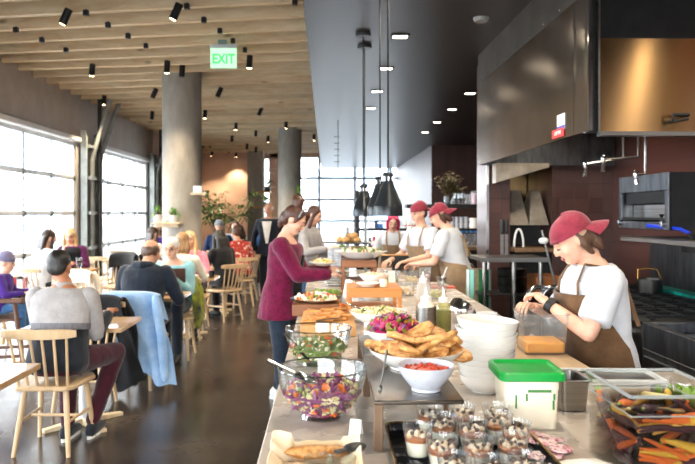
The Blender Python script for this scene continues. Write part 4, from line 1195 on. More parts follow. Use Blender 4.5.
bd = Body(1.62, True, 12, .05, 1.0, 1.0, head=(14,12), hands=[(-.14,.36,.80),(.05,.30,.98)])
gw = seat(75, 10.42, 176, 'person with blond hair, glasses, plum sleeves and black vest holding a drink', bd, True, hairstyle='long', hcol='blonde', top='plum_cloth', bottom='dark_denim')
glasses(bd, gw); mb = MB(); bd.torso(mb, -.05, .505, .030); robj('vest', mb, M['black_cloth'], gw, .013, 2)
bd = Body(1.60, True, 10, .05, 1.0, 1.0, head=(-14,4))
seat(148, 11.15, -22, 'person with long dark hair and cream sweater, back to us, left of the nearer column', bd, True, hairstyle='long', hcol='dark', top='cream_cloth', bottom='dark_denim', face=False)
bd = Body(1.74, True, 4, .02, 1.0, 1.0, head=(0,2))
seat(158.5, 12.5, 178, 'person with dark hair and purple shirt facing us beside the nearer column', bd, True, hairstyle='short', hcol='dark', top='purple_cloth', bottom='dark_denim')
# toddler in the high chair at the left edge
bd = Body(1.05, True, 4, .02, 1.1, 1.1, head=(0,8), hip=(0,0,.66), knees=[(-.07,.2,.66),(.07,.2,.66)], feet=[(-.07,.2,.42),(.07,.2,.42)], hands=[(-.1,.22,.80),(.1,.22,.80)])
KX, KY = XY(1,6.5), 6.5
kid = person('toddler in purple top and mauve hat in the dark wooden high chair', (KX,KY,0), R(-80), bd, 'fair', None, 'brown', 'purple_cloth', 'long', 'blue_jean', 'black', .012, bottoms=False)
mb = MB()
for (hp,kn,an) in bd.legs: mb.caps([hp, kn, an], [.062,.05,.04], 12)
robj('trousers', mb, M['blue_jean'], kid, .012, 3)
beanie(bd, kid, pm('hat_mauve', '#7c7690', .9, col2='#6b6580', nscale=30))
# ================================================================== TABLES AND CHAIRS
def make_chair(mat, label, w=.44, zs=.45, zt=.79):
    t = thing('spindle_chair', label, 'chair')
    m_ = MB()
    poly = [(x*w/2*(1-.10*(y < 0)), y*.21) for x, y in ((-1,-.75),(-.8,-1),(.8,-1),(1,-.75),(1.02,.6),(.8,1),(-.8,1),(-1.02,.6))]
    m_.prism(poly, zs-.032, zs); obj('seat', m_, mat, t, bevel=.010, seg=3)
    tops = [(-.15,.14),(.15,.14),(-.13,-.13),(.13,-.13)]; feet = [(-.19,.20),(.19,.20),(-.175,-.20),(.175,-.20)]
    L = []
    for (a, b) in zip(tops, feet):
        p, q = Vector((a[0],a[1],zs-.03)), Vector((b[0],b[1],0)); L.append((p,q))
        obj('leg', MB().tube([p, p*.5+q*.5, q], [.019,.0175,.013], 12), mat, t)
    def on(k, f): return L[k][0]*(1-f)+L[k][1]*f
    obj('stretcher', MB().tube([on(0,.5), on(2,.5)], .010, 8), mat, t)
    obj('stretcher', MB().tube([on(1,.5), on(3,.5)], .010, 8), mat, t)
    obj('stretcher', MB().tube([on(0,.5)*.5+on(2,.5)*.5, on(1,.5)*.5+on(3,.5)*.5], .010, 8), mat, t)
    def top(x): return Vector((x*1.06, -.275+.10*(x/.2)**2*.45, zt))
    for k in range(6):
        x = -.17+.34*k/5
        obj('spindle', MB().tube([Vector((x*.92,-.180+.02*(x/.2)**2,zs-.01)), top(x)+Vector((0,0,-.01))], [.0105,.0085], 8), mat, t)
    def rail(u, v):
        x = -.235+.47*u; p = top(x/1.06); e = 1-.35*abs(2*u-1)**4
        return p+Vector((0, -.006*v, (-.03+.062*v)*e))
    m_ = MB(); m_.sheet(rail, 21, 5, .022); obj('top_rail', m_, mat, t, bevel=.003)
    return t
chair0 = make_chair(M['chairwood'], 'pale wooden spindle chair of the grey sweater guest at the nearest occupied table')
chair0.location = (-1.80,4.545,0); chair0.rotation_euler = (0,0,R(-2))
CH = []
def chair(x, y, rz, label, group=None, mat=None):
    c = dup(chair0, (x,y,0), R(rz), label, group)
    if mat:
        for o in c.children: 
            for s_ in o.material_slots: s_.link = 'OBJECT'; s_.material = mat
    CH.append(c); return c
def draped(name, label, cat, mat, x, y, rz, w=.48, down=.55, front=.2, zt=.825, skew=0, seed=0, fold=.02):
    """a garment hung over a chair back: behind it, over the rail and a little in front"""
    t = thing(name, label, cat, (x,y,0), R(rz))
    tot = down+front+.06
    def fn(u, v):
        s_ = v*tot; xx = (u-.5)*w
        curve = -.275+.10*(xx/.2)**2*.40
        if s_ < down: z = zt-down+s_; yy = curve-.052-.02*(1-s_/down)
        elif s_ < down+.06: a = (s_-down)/.06*PI; z = zt+.026*math.sin(a); yy = curve-.012-.040*math.cos(a)
        else: q = s_-down-.06; z = zt-q; yy = curve+.030+.012*min(1,q/.05)
        spread = 1+.10*max(0, (zt-z))*math.sin(3+seed)
        n = noise.noise(Vector((xx*9+seed*7, z*2.2, seed)))
        hang = max(0, (zt-z))
        yy += (-1 if s_ < down else .25)*(fold*.9*abs(n)*min(1,hang*5)+.012*math.sin(xx*38+seed)*min(1,hang*4) if s_ < down else 0)
        e = abs(2*u-1)
        z2 = z-.035*e**4-.05*n*min(1,hang*4)*(1 if s_ < down else .4)-.05*math.sin(u*7+seed)*max(0,1-v*4)
        yy -= (.03*math.sin(xx*24+seed*1.3+z*5)*min(1,hang*2.5) if s_ < down else 0)
        return Vector((xx*spread*(.93+.12*min(1,hang*3))+skew*hang+.02*n*hang, yy, z2))
    m_ = MB(); m_.sheet(fn, 30, 36, .010); obj('garment_body', m_, mat, t, ang=70)
    for sx in (-1,1):
        m_ = MB()
        p0 = Vector((sx*w*.46, -.30, zt-.03)); pts = [p0, p0+Vector((sx*.035,-.045,-.12)), p0+Vector((sx*.03+skew*.2,-.06,-.30)), p0+Vector((sx*.012+skew*.4,-.055,-down*.95))]
        m_.caps(pts, [.035,.045,.043,.036], 10); robj('sleeve', m_, mat, t, .013, 3)
    return t

def table(x0, x1, y0, y1, label, z=.745, group=None, mat=None):
    cx, cy = (x0+x1)/2, (y0+y1)/2
    t = thing('cafe_table', label, 'table', (cx,cy,0), 0, group)
    a, b = (x1-x0)/2, (y1-y0)/2
    obj('tabletop', MB().box2((-a,-b,z-.032),(a,b,z)), mat or M['tablewood'], t, bevel=.004)
    n = max(1, round((x1-x0)/.85)); xs = [0] if n == 1 else [-a*.55, a*.55]
    for x in xs:
        obj('pedestal', MB().lathe([(.035,.03),(.035,z-.032)], 18, (x,0,0)), M['alu'], t)
        m_ = MB()
        for k in range(4):
            an = PI/4+k*PI/2; c, s_ = math.cos(an), math.sin(an)
            m_.add([(x-s_*.03,c*.03,0),(x+s_*.03,-c*.03,0),(x+c*.30+s_*.025,s_*.30-c*.025,0),(x+c*.30-s_*.025,s_*.30+c*.025,0),
                    (x-s_*.03,c*.03,.05),(x+s_*.03,-c*.03,.05),(x+c*.30+s_*.025,s_*.30-c*.025,.025),(x+c*.30-s_*.025,s_*.30+c*.025,.025)],
                   [(3,2,1,0),(4,5,6,7),(0,1,5,4),(1,2,6,5),(2,3,7,6),(3,0,4,7)])
        obj('base', m_, M['palewood'], t, bevel=.004)
    return t
table(-2.25,-1.53,2.95,3.68, 'pale wooden table cut off at the left edge, nearest the front')
table(-2.13,-1.43,4.77,5.30, 'pale wooden table in front of the grey sweater guest')
table(-2.12,-1.385,6.42,7.0, 'pale wooden table between the navy hoodie and the white haired guest')
table(-2.14,-1.37,8.36,8.80, 'pale wooden table in front of the pink top')
table(-1.95,-1.5,10.35,10.95, 'pale wooden table in front of the black clad guest')
table(-2.6,-1.75,14.05,14.5, 'pale wooden table by the grey beanie guest')
table(-4.10,-3.32,9.62,10.05, 'pale wooden table by the first glazed door, with a drink on it')
table(-3.55,-2.62,6.75,7.45, 'pale wooden table with bottles and sauces left of the grey sweater guest')
table(-3.10,-2.62,11.6,12.05, 'pale wooden table left of the nearer column')
table(-4.3,-3.4,12.05,12.6, 'empty pale wooden table by the second glazed door', mat=M['palewood'])
# chairs under the guests
labs = {'draped':'pale wooden chair under the pale blue denim jacket'}
slab = ['pale wooden chair under the pale blue denim jacket','pale wooden chair of the white haired guest in aqua','pale wooden chair of the honey haired guest seen from behind','pale wooden chair of the guest in pink','warm brown spindle chair of the guest all in black','pale wooden chair of the guest in the red floral shirt','pale wooden chair of the dark haired guest beyond the floral shirt','pale wooden chair of the guest in the grey beanie','pale wooden chair of the guest facing us below the big plant','pale wooden chair of the guest in bright blue','pale wooden chair of the guest in the white cardigan','pale wooden chair of the guest with plum sleeves','pale wooden chair of the guest in the cream sweater','pale wooden chair of the guest in purple by the column']
for (x, y, rz, k), l in zip(SEATS, slab):
    chair(x+math.sin(-rz)*.035, y+math.cos(rz)*.035, math.degrees(rz), l)
hx, hy, hr, _ = SEATS[0]
draped('denim_jacket', 'pale blue denim jacket hung over the chair of the navy hoodie', 'jacket', M['light_denim'], hx+math.sin(-hr)*.035, hy+math.cos(hr)*.035, math.degrees(hr), .56, .70, .2, .85, .22, 2, .05)
# opposite chair with napkin, black jacket on its back
chair(-1.90,5.43,180, 'pale wooden chair with a black jacket on its back and a napkin on its seat')
draped('black_jacket', 'black jacket hung over a chair back behind the second table', 'jacket', M['black_cloth'], -1.90,5.43,180, .44,.74,.14,.845,-.16,5,.05)
t = thing('napkin', 'crumpled white cloth on the chair seat beside the grey sweater guest', 'napkin', (-1.80,5.39,.452))
m_ = MB(); m_.sheet(lambda u, v: Vector(((u-.5)*.26,(v-.5)*.22,.018+.03*abs(noise.noise(Vector((u*4,v*4,2))))+.012*math.sin(u*9+v*4))), 20, 16, .008); obj('cloth', m_, M['paper'], t, ang=70)
chair(-2.14,3.84,180, 'pale wooden chair facing us behind the table at the left edge')
chair(-3.95,7.95,180, 'pale wooden chair behind the table with bottles at the left')
chair(-3.05,7.95,172, 'pale wooden chair with a cream coat behind the grey sweater guest')
draped('cream_coat', 'cream coat hung over a chair behind the head of the grey sweater guest', 'coat', M['cream_cloth'], -3.05,7.95,172, .50,.50,.12,.845,0,4)
chair(-3.22,10.35,150, 'pale wooden chair under a long black coat by the door tracks')
draped('black_coat', 'long black coat hung on a chair right of the guest with plum sleeves', 'coat', M['black_cloth'], -3.22,10.35,150, .56,.72,.2,.92,0,9,.05)
for i, (px, y, rz, l) in enumerate([(100,11.6,5,'empty pale chair at the window, leftmost of three before the second glazed door'),(126,11.6,0,'empty pale chair at the window, rightmost of three before the second glazed door'),(119,11.0,15,'empty pale chair nearest us of three before the second glazed door'),(118,13.0,180,'empty pale chair behind the empty window table')]):
    chair(XY(px,y), y, rz, l, None, M['palewood'])
chair(XY(256,12.9),12.9,-20, 'wooden chair carrying a grey denim jacket and a brown coat')
draped('grey_jacket', 'grey denim jacket hung over a chair beside the walkway', 'jacket', M['grey_cloth'], XY(255,12.88),12.88,-20, .34,.62,.16,.86,0,6)
draped('brown_coat', 'brown coat hung beside the grey denim jacket', 'coat', M['brown_coat'], XY(261,12.95),12.95,-20, .22,.58,.16,.862,0,8)
t = draped('yellow_jacket', 'bright yellow green jacket hanging beside the white haired guest', 'jacket', M['yellow_jacket'], -1.74,7.40,95, .30,.5,.10,.84,0,3)
# high chair for the toddler
t = thing('high_chair', 'dark brown wooden high chair at the left edge', 'high chair', (KX+.02,KY,0), R(-80))
obj('seat', MB().box2((-.2,-.16,.55),(.2,.18,.575)), M['darkwood'], t, bevel=.006)
for sx in (-1,1):
    for sy in (-1,1): obj('leg', MB().tube([(sx*.17,sy*.14,.9 if sy < 0 else .74),(sx*.26,sy*.26,0)], .022, 8), M['darkwood'], t)
    obj('arm_rail', MB().box2((sx*.2-.02,-.22,.72),(sx*.2+.02,.22,.76)), M['darkwood'], t, bevel=.006)
    obj('stretcher', MB().box2((sx*.235-.012,-.2,.22),(sx*.235+.012,.2,.25)), M['darkwood'], t)
obj('backrest', MB().box2((-.2,-.21,.62),(.2,-.18,.92)), M['darkwood'], t, bevel=.006)
obj('front_bar', MB().box2((-.2,.19,.71),(.2,.22,.75)), M['darkwood'], t, bevel=.006)
# ---- small things on the tables
def cup(name, label, x, y, z, r=.035, h=.09, mat=None, fill=None, cat='cup', handle=False, lid=None):
    t = thing(name, label, cat, (x,y,z))
    obj('cup', MB().shell([(r*.75,0),(r,h)], .003, 20), mat or M['ceramic'], t)
    if fill: obj('drink', MB().lathe([(.001,h*.75),(r*.93,h*.76)], 18), fill, t)
    if handle: obj('handle', MB().tube([(r*.93,0,h*.8),(r+.024,0,h*.72),(r+.024,0,h*.3),(r*.8,0,h*.2)], .005, 6), mat or M['ceramic'], t)
    if lid: obj('lid', MB().lathe([(r*1.02,h),(r*1.02,h+.016),(r*.6,h+.026),(.001,h+.026)], 18), lid, t)
    return t
p = G(175,290,.747); cup('mug', 'white mug on the table between the navy hoodie and the white haired guest', p.x, p.y, .747, .04, .10, handle=True)
p = P(79,270,9.8); cup('drinking_glass', 'tall glass with an iced drink on the table by the first glazed door', XY(79,9.8), 9.8, .747, .045, .17, M['glass'], pm('pale_drink', '#d8c9b4', .3), 'glass')
for (px, y, r, h, mt, l, nm, ct, lid) in [(20,7.0,.035,.13,M['plastic_clear'],'clear water bottle with dark cap on the table at the left','water_bottle','bottle',M['black']),(28,6.95,.035,.14,M['glass'],'clear glass on the table at the left, right of the water bottle','drinking_glass','glass',None),(14.5,7.2,.028,.13,pm('red_sauce','#c0322a',.35),'red sauce bottle on the table at the left','sauce_bottle','bottle',M['white_plastic']),(25,7.25,.028,.12,pm('red_sauce2','#b7372e',.35),'shorter red sauce bottle behind the clear glass','sauce_bottle','bottle',M['white_plastic']),(9,6.95,.04,.09,M['paper'],'white paper cup at the left end of the table','paper_cup','cup',None)]:
    cup(nm, l, XY(px,y), y, .747, r, h, mt, None, ct, False, lid)
def plate(x, y, z, r, label, mat=None, sx=1, group=None):
    t = thing('plate', label, 'plate', (x,y,z), 0, group)
    obj('dish', MB().lathe([(.001,.001),(r*.55,.001),(r*.62,.006),(r,.020),(r,.024),(r*.60,.011),(.001,.007)], 32, (0,0,0), sx), mat or M['ceramic'], t)
    return t
plate(XY(37,6.95), 6.95, .747, .13, 'white plate on the table at the left')
plate(XY(20,9.9), 9.85, .747, .12, 'white plate by the guest with the white cardigan') if False else None
plate(-1.62,6.75,.747,.12, 'white plate on the table before the white haired guest')
plate(XY(203,8.5),8.55,.747,.12, 'white plate on the table before the guest in pink')
p = G(213,277.5,.747); cup('dark_cup', 'dark cup at the corner of the table before the guest in pink', p.x-.02, p.y+.02, .747, .04, .08, M['black'])
t = thing('tablet', 'dark brown menu folder held by the white haired guest', 'menu', (XY(176,7.1),7.08,.83))
obj('cover', MB().box((0,0,.07),(.20,.012,.16), (R(20),0,R(8))), pm('menu_brown', '#3b2423', .5, col2='#4a2f2d', nscale=9), t, bevel=.004)
# ================================================================== PLANTS
def leaf(mb, p, d, L, W, droop=.3):
    d = Vector(d).normalized(); s_ = d.cross(Vector((0,0,1)))
    s_ = s_.normalized() if s_.length > 1e-3 else Vector((1,0,0)); up = s_.cross(d)
    p = Vector(p); a = p+d*L*.35+up*L*.06; b = p+d*L*.7-Vector((0,0,L*droop*.3)); c = p+d*L-Vector((0,0,L*droop))
    vs = [p, a-s_*W*.5, a+up*W*-.12, a+s_*W*.5, b-s_*W*.4, b-up*W*.12, b+s_*W*.4, c]
    fs = [(0,2,1),(0,3,2),(1,2,5,4),(2,3,6,5),(4,5,7),(5,6,7)]
    mb.add([tuple(v) for v in vs], fs)
def pot_plant(name, label, x, y, z, pr=.06, ph=.09, n=30, L=.1, H=.12, mat='leaf2', potmat=None, seed=1, spread=1.0, trail=0):
    rnd = random.Random(seed)
    t = thing(name, label, 'plant', (x,y,z))
    obj('pot', MB().shell([(pr*.78,0),(pr,ph)], .006, 22), potmat or M['ceramic'], t)
    obj('soil', MB().lathe([(.001,ph*.82),(pr*.88,ph*.82)], 18), M['bark'], t)
    lv = MB(); st = MB()
    for k in range(n):
        a = rnd.uniform(0,2*PI); e = rnd.uniform(.1,1.35); d = Vector((math.cos(a)*math.cos(e)*spread, math.sin(a)*math.cos(e)*spread, math.sin(e)))
        q = Vector((0,0,ph*.85))+d*H*rnd.uniform(.3,1)
        if trail and rnd.random() < .35: q.z -= rnd.uniform(0,trail); q.x *= 1.5; q.y *= 1.5
        st.tube([(0,0,ph*.8), q*.6+Vector((0,0,ph*.25)), q], .003, 4); leaf(lv, q, d+Vector((0,0,-.3)), L*rnd.uniform(.7,1.2), L*.45)
    obj('stem', st, M['bark'], t); obj('foliage', lv, M[mat], t)
    return t
# shelf with pots on the nearer column
c1 = Vector((XY(182,10.72),10.72,0))
sx_ = XY(168.5,10.36)
t = thing('plant_shelf', 'pale wooden shelf with two pots on the nearer column', 'shelf', (sx_,10.24,1.385))
obj('board', MB().box2((-.21,-.09,0),(.21,.19,.022)), M['palewood'], t, bevel=.003)
obj('bracket', MB().box2((-.16,.02,-.05),(.16,.10,0)), M['palewood'], t)
pot_plant('potted_plant', 'leafy plant in a white pot, left one on the shelf of the nearer column', sx_-.13, 10.24, 1.408, .075, .12, 26, .08, .12, 'leaf2', None, 3, .55)
pot_plant('potted_plant', 'trailing leafy plant in a white pot, right one on the shelf of the nearer column', sx_+.10, 10.24, 1.408, .08, .11, 46, .08, .13, 'leaf2', None, 4, .6, .10)
t = thing('column_box', 'small pale box on a wooden bracket at the right side of the nearer column', 'box', (XY(199,10.5),10.40,1.83))
obj('box', MB().box2((-.06,-.06,.03),(.06,.06,.13)), M['alu'], t, bevel=.005); obj('bracket', MB().box2((-.1,-.05,0),(.12,.05,.03)), M['palewood'], t)
# big plant in front of the pink wall
rnd = random.Random(5)
px_, py_ = XY(224,16.2), 16.2
t = thing('large_plant', 'big leafy indoor plant before the pink wall, right of the nearer column', 'plant', (px_,py_,0))
obj('planter', MB().shell([(.26,0),(.32,.55)], .02, 28), M['concrete'], t)
st = MB(); lv = MB()
for k in range(16):
    a = rnd.uniform(0,2*PI); sp = rnd.uniform(.15,.85); zt = rnd.uniform(1.45,2.15)
    q = [Vector((.08*math.cos(a),.08*math.sin(a),.5)), Vector((sp*.35*math.cos(a),sp*.35*math.sin(a),1.1)), Vector((sp*math.cos(a),sp*.6*math.sin(a),zt))]
    st.tube(q, [.014,.01,.005], 5)
    for j in range(22):
        f = rnd.uniform(.25,1); p = q[1]*(1-f)+q[2]*f; b = rnd.uniform(0,2*PI); d = Vector((math.cos(b),math.sin(b),rnd.uniform(-.2,.7)))
        p = p+d*rnd.uniform(.02,.14)
        leaf(lv, p, d, rnd.uniform(.14,.24), rnd.uniform(.06,.09), .45)
obj('branches', st, M['bark'], t); obj('foliage', lv, M['leaf'], t)
# plants on the square column's shelves
for i, (px0, px1, py, l) in enumerate([(257,271,191.5,'top'),(249,271,206.5,'middle'),(259,271,220.5,'lowest')]):
    y = 23.5; z = 1.55-(py-213)/FPX*y; x0, x1 = XY(px0,y), XY(px1,y)
    t = thing('wall_shelf', l+' of three small wooden shelves at the square column', 'shelf', ((x0+x1)/2,y,z)); obj('board', MB().box2((-(x1-x0)/2,-.15,-.05),((x1-x0)/2,.19,0)), M['boardwood'], t)
    pot_plant('potted_plant', 'small green plant on the '+l+' shelf at the square column', (x0+x1)/2+(.12 if i != 1 else .2), y, z+.001, .11, .16, 26, .2, .26, ['leaf','leaf2','leaf2'][i], M['ceramic'] if i else M['steel_dark'], 11+i, .5)
# plant on a ledge of the farther column and by its side
t = thing('wall_shelf', 'small wooden shelf on the farther column behind the bun', 'shelf', (XY(299,17.05),17.10,1.87)); obj('board', MB().box2((-.16,-.12,-.03),(.16,.25,0)), M['boardwood'], t)
pot_plant('potted_plant', 'yellow flowering plant on the farther column, above the maroon cardigan', XY(299,17.05), 17.06, 1.871, .09, .12, 44, .13, .22, 'leaf2', M['steel_dark'], 21, .4)
t = thing('white_mobile', 'white paper flowers hanging by the square column', 'mobile', (XY(268.5,23.2),23.2,3.65))
obj('cord', MB().tube([(0,0,0),(0,0,-.7)], .008, 5), M['white_plastic'], t)
m_ = MB(); rr = random.Random(2)
for k in range(16): 
    a = rr.uniform(0,6.28); m_ = MB(); leaf(m_, (rr.uniform(-.12,.12),rr.uniform(-.1,.1),-.55-rr.uniform(0,.75)), (math.cos(a),math.sin(a),.3), .24, .16, .3); obj('petal', m_, M['paper'], t)
# ================================================================== THE BUFFET COUNTER
CZ = .9
t = thing('buffet_counter', 'long pale stone buffet counter running into the room', 'counter', (.46,5,0))
def cpoly(off): return [(-.18-.46+off,1.1-5),(1.45-.46-off,1.1-5),(1.45-.46-off,2.73-5),(1.11-.46-off,2.73-5),(1.11-.46-off,6.35-5),(.84-.46-off,6.35-5),(.84-.46-off,8.0-5-off),(-.18-.46+off,8.0-5-off)]
obj('worktop', MB().prism(cpoly(0), CZ-.04, CZ), M['counter'], t, bevel=.004)
obj('cabinet', MB().prism(cpoly(.06), 0, CZ-.04), M['counter_side'], t)
def cp(px, py, z=CZ): p = G(px, py, z); return p.x, p.y
def bits(mb, rnd, n, region, size, elong=1, flat=1):
    """scatter n irregular chunks, region() -> point"""
    for i in range(n):
        p = region(); s_ = size*rnd.uniform(.6,1.3)
        mb.blob(p, (s_*elong*rnd.uniform(.7,1.2), s_, s_*flat), (rnd.uniform(0,6),rnd.uniform(0,6),rnd.uniform(0,6)), 6, 4, .4, i)
FM = {}
def food(n, a, b=None, ns=30, rough=.45, **k):
    FM[n] = pm(n, a, rough, col2=b or a, nscale=ns, **k); return FM[n]
food('cabbage', '#6b2157', '#94507f', 60); food('carrot', '#e2752a', '#d0601c'); food('cauli', '#e4dcae', '#cfc486'); food('greens', '#546b2c', '#7d9145')
food('beet', '#9c1f4f', '#c42a63'); food('yellow_veg', '#e0b325', '#c99a1a'); food('tomato', '#b83a22', '#d0542f'); food('pickle', '#8a8a2e', '#6b6d22')
food('herb', '#2f4a22', '#47642b'); food('naan', '#dba663', '#96571f', 42, .55, bump=.4, bscale=60); food('naan_dark', '#b0692c', '#d8994f', 26)
food('cream', '#f3ead6', '#ebdfc4', 20, .4); food('caramel', '#b0652a', '#8e4c1c', 30, .3); food('brownie', '#33201a', '#4a3026', 50, .6, bump=.5, bscale=120); food('whip', '#f6ead6', '#dcb685', 40, .5)
food('orange_cheese', '#f7ab2c', '#f09a20', 40, .4); food('radish', '#ecd0d2', '#b83a60', 130, .3, lo=.52, hi=.6); food('bread', '#b98449', '#d7a96c', 26, .6); food('pasta', '#efdcb4', '#dcbf86', 40)
food('plum_carrot', '#2c1420', '#471d31', 20, .3); food('yellow_carrot', '#dfb845', '#c99f2e', 20, .4); food('pale_carrot', '#d8cf9a', '#b9ac68', 20, .4); food('celery', '#8fae3e', '#6f9130', 20, .4)
food('olive_oil', '#8a8420', '#77701a', 10, .2); food('sauce_yellow', '#e0a52c', '#d2921f', 10, .3); food('sauce_red', '#b02c20', '#cf4a2e', 60, .35); food('tea', '#8c3f12', '#74320d', 10, .2)

# ---- two big glass salad bowls
M['rim_glass'] = glassmat('rim_glass', (.62,.66,.65,1), .2, .02)
GB = [(.070,0),(.064,.012),(.072,.020),(.100,.040),(.126,.075),(.139,.115),(.1435,.155)]
def glass_bowl(x, y, label, group=None):
    t = thing('glass_bowl', label, 'bowl', (x,y,CZ+.001))
    obj('bowl', MB().shell(GB, .004, 56), M['glass'], t)
    rim = MB(); rim.tube([(.1415*math.cos(a),.1415*math.sin(a),.156) for a in [2*PI*k/48 for k in range(49)]], .003, 8, False); obj('rim', rim, M['rim_glass'], t)
    return t
def bowl_r(z):
    for (a, b) in zip(GB[2:], GB[3:]):
        if z <= b[1]: return a[0]+(b[0]-a[0])*(z-a[1])/(b[1]-a[1])
    return GB[-1][0]
def salad(x, y, label, mix, seed, top=.078, mound=.030):
    rnd = random.Random(seed); t = thing('salad', label, 'salad', (x,y,CZ+.001)); t['kind'] = 'stuff'
    base = MB(); base.lathe([(.001,.024),(.070,.025),(.094,.041),(.120,.077),(.128,top),(.09,top+mound*.6),(.04,top+mound*.9),(.001,top+mound*.9)], 30, wave=lambda a, r, z: 1+.03*math.sin(a*7+z*90)); obj('mixed_leaves', base, FM[mix[0][1]], t)
    for nm, mt, n, size, el, fl in mix:
        mb = MB()
        def reg():
            if rnd.random() < .6:
                r = .115*math.sqrt(rnd.random()); a = rnd.uniform(0,6.283); z = top+mound*(1-(r/.125)**2)*.9+rnd.uniform(-.01,.012)
            else:
                z = rnd.uniform(.03,top); a = rnd.uniform(PI*.9,PI*2.1); r = bowl_r(z)-.014
            return (r*math.cos(a), r*math.sin(a), z)
        bits(mb, rnd, n, reg, size, el, fl); o = obj(nm, mb, FM[mt], t); o['kind'] = 'stuff'
    return t
bx, by = cp(322, 416); glass_bowl(bx, by, 'large clear glass bowl of purple cabbage salad, nearest on the counter')
salad(bx, by, 'purple cabbage, carrot and cauliflower salad in the nearest glass bowl', [('cabbage_shreds','cabbage',270,.007,2.6,.6),('carrot_pieces','carrot',48,.012,1.4,.7),('cauliflower','cauli',260,.009,1.2,1),('green_pieces','greens',26,.008,1.6,.6),('purple_pieces','beet',90,.006,2.2,.6)], 1)
b2x, b2y = cp(318.5, 364); b2x += .0; glass_bowl(b2x, b2y, 'clear glass bowl of green salad behind the nearest glass bowl')
tag(obj('salad_juice', MB().lathe([(.001,.0125),(.062,.0125),(.066,.020),(.001,.022)], 30), FM['beet'], loc=(bx,by,CZ+.001)), 'pink juice in the foot of the nearest glass bowl', 'juice')
salad(b2x, b2y, 'green salad with tomato and white dressing in the second glass bowl', [('lettuce','greens',210,.013,1.5,.35),('tomato_pieces','tomato',50,.012,1.2,.8),('carrot_pieces','carrot',40,.011,1.4,.6),('pale_pieces','cream',130,.011,1.4,.5),('herbs','herb',40,.010,1.5,.4)], 2, .072, .022)
def spoon(name, label, p0, p1, mat, bowl=True, r=.006, cat='spoon'):
    p0, p1 = Vector(p0), Vector(p1); t = thing(name, label, cat, p1); d = p0-p1
    obj('handle', MB().tube([d, d*.5, d*.12], [r*1.5,r,r*.9], 8, True, (1,.45)), mat, t)
    if bowl: obj('spoon_bowl', MB().blob(Vector((0,0,0)), (r*3.4,r*4.6,r*1.3), d.to_track_quat('Y','Z').to_matrix(), 14, 8), mat, t)
    return t
spoon('serving_spoon', 'steel serving spoon leaning out of the cabbage salad', P(268,360.5,2.12), P(306,378,2.10), M['chrome'], True, .009)
spoon('serving_spoon', 'black handled spoon leaning out of the green salad', P(284.5,333,2.85), P(305,354,2.83), M['steel_dark'], True, .008)
# ---- paper lined tray with black tongs, lower left
x0, y0 = cp(316, 462); y0 -= .105; t = thing('paper_lined_tray', 'wooden tray lined with white parchment at the bottom left of the counter', 'tray', (x0,y0,CZ+.001))
obj('tray', MB().box2((-.105,-.085,0),(.105,.075,.022)), M['boardwood'], t, bevel=.004)
def crumple(u, v):
    x = (u-.5)*.225; y = (v-.5)*.20; e = max(abs(2*u-1), abs(2*v-1))
    z = .027+.026*max(0,e-.72)/.28+.012*abs(noise.noise(Vector((u*3.2,v*3.2,1.3))))*(1+1.2*e)
    if u < .22 and v > .7: z += .020
    if u > .8 and v > .5: z += .012
    return Vector((x, y, z))
m_ = MB(); m_.sheet(crumple, 34, 28, .003); obj('parchment', m_, M['parchment'], t, ang=60)
c = thing('flatbread', 'golden flatbread lying in the paper lined tray', 'bread', (x0+.005,y0+.035,CZ+.044)); obj('loaf', MB().blob((0,0,.008), (.085,.028,.016), None, 22, 10, .12, 3), FM['naan'], c)
spoon('tongs', 'dark wooden tongs across the paper lined tray', G(296,452,.955), G(346,451,.955), M['darkwood'], False, .008, 'tongs')
spoon('tongs', 'black handled tongs at the right end of the paper lined tray', G(336,452,.965), G(355,447,.965), M['black'], True, .007, 'tongs')
# ---- folded white label card
px_, py_ = cp(354, 437); t = thing('label_card', 'small blank white card standing between the cabbage salad and the steel riser', 'card', (px_,py_,CZ+.001), R(-20))
m_ = MB(); m_.box((0,.010,.022), (.034,.002,.048), (R(-22),0,0)); m_.box((0,.029,.022),(.034,.002,.048),(R(22),0,0)); obj('card', m_, M['paper'], t)

M['riser_steel'] = pm('riser_steel', '#6d6258', .22, .9, col2='#57504a', nscale=5)
# ---- risers
def riser(x0, x1, y0, y1, z, label, topmat, legmat, apronmat=None, t_=.012, leg=.026, shelf=False, back_leg=False):
    t = thing('riser_stand', label, 'riser', ((x0+x1)/2,(y0+y1)/2,CZ+.001)); a, b = (x1-x0)/2, (y1-y0)/2; h = z-CZ-.001
    obj('top', MB().box2((-a,-b,h-t_),(a,b,h)), topmat, t, bevel=.003)
    for sx in (-1,1):
        for sy in (-1,1):
            yl = sy*(b-.02)+(.22 if back_leg and sx > 0 and sy < 0 else 0)
            obj('leg', MB().box2((sx*(a-.012)-leg/2,yl-leg/2,0),(sx*(a-.012)+leg/2,yl+leg/2,h-t_)), legmat, t, bevel=.003)
    if apronmat:
        for sy in (-1,1): obj('apron_rail', MB().box2((-a,sy*(b-.006)-.008,h-t_-.042),(a,sy*(b-.006)+.008,h-t_)), apronmat, t, bevel=.002)
    if shelf: obj('shelf', MB().box2((-a+.03,-b+.02,h*.40),(a-.03,b-.02,h*.40+.014)), legmat, t)
    return t
ya = 1.83; riser(XY(370,ya)+.012, XY(469,ya)-.012, ya, 2.42, 1.04, 'steel topped riser with grey wooden legs carrying the red sauce and the bread', M['riser_steel'], M['greywood'], back_leg=True)
yb = 2.56; riser(XY(361,yb)+.01, XY(432,yb)+.03, yb, 3.05, 1.00, 'steel topped riser with grey wooden legs carrying the beetroot platter', M['riser_steel'], M['greywood'])
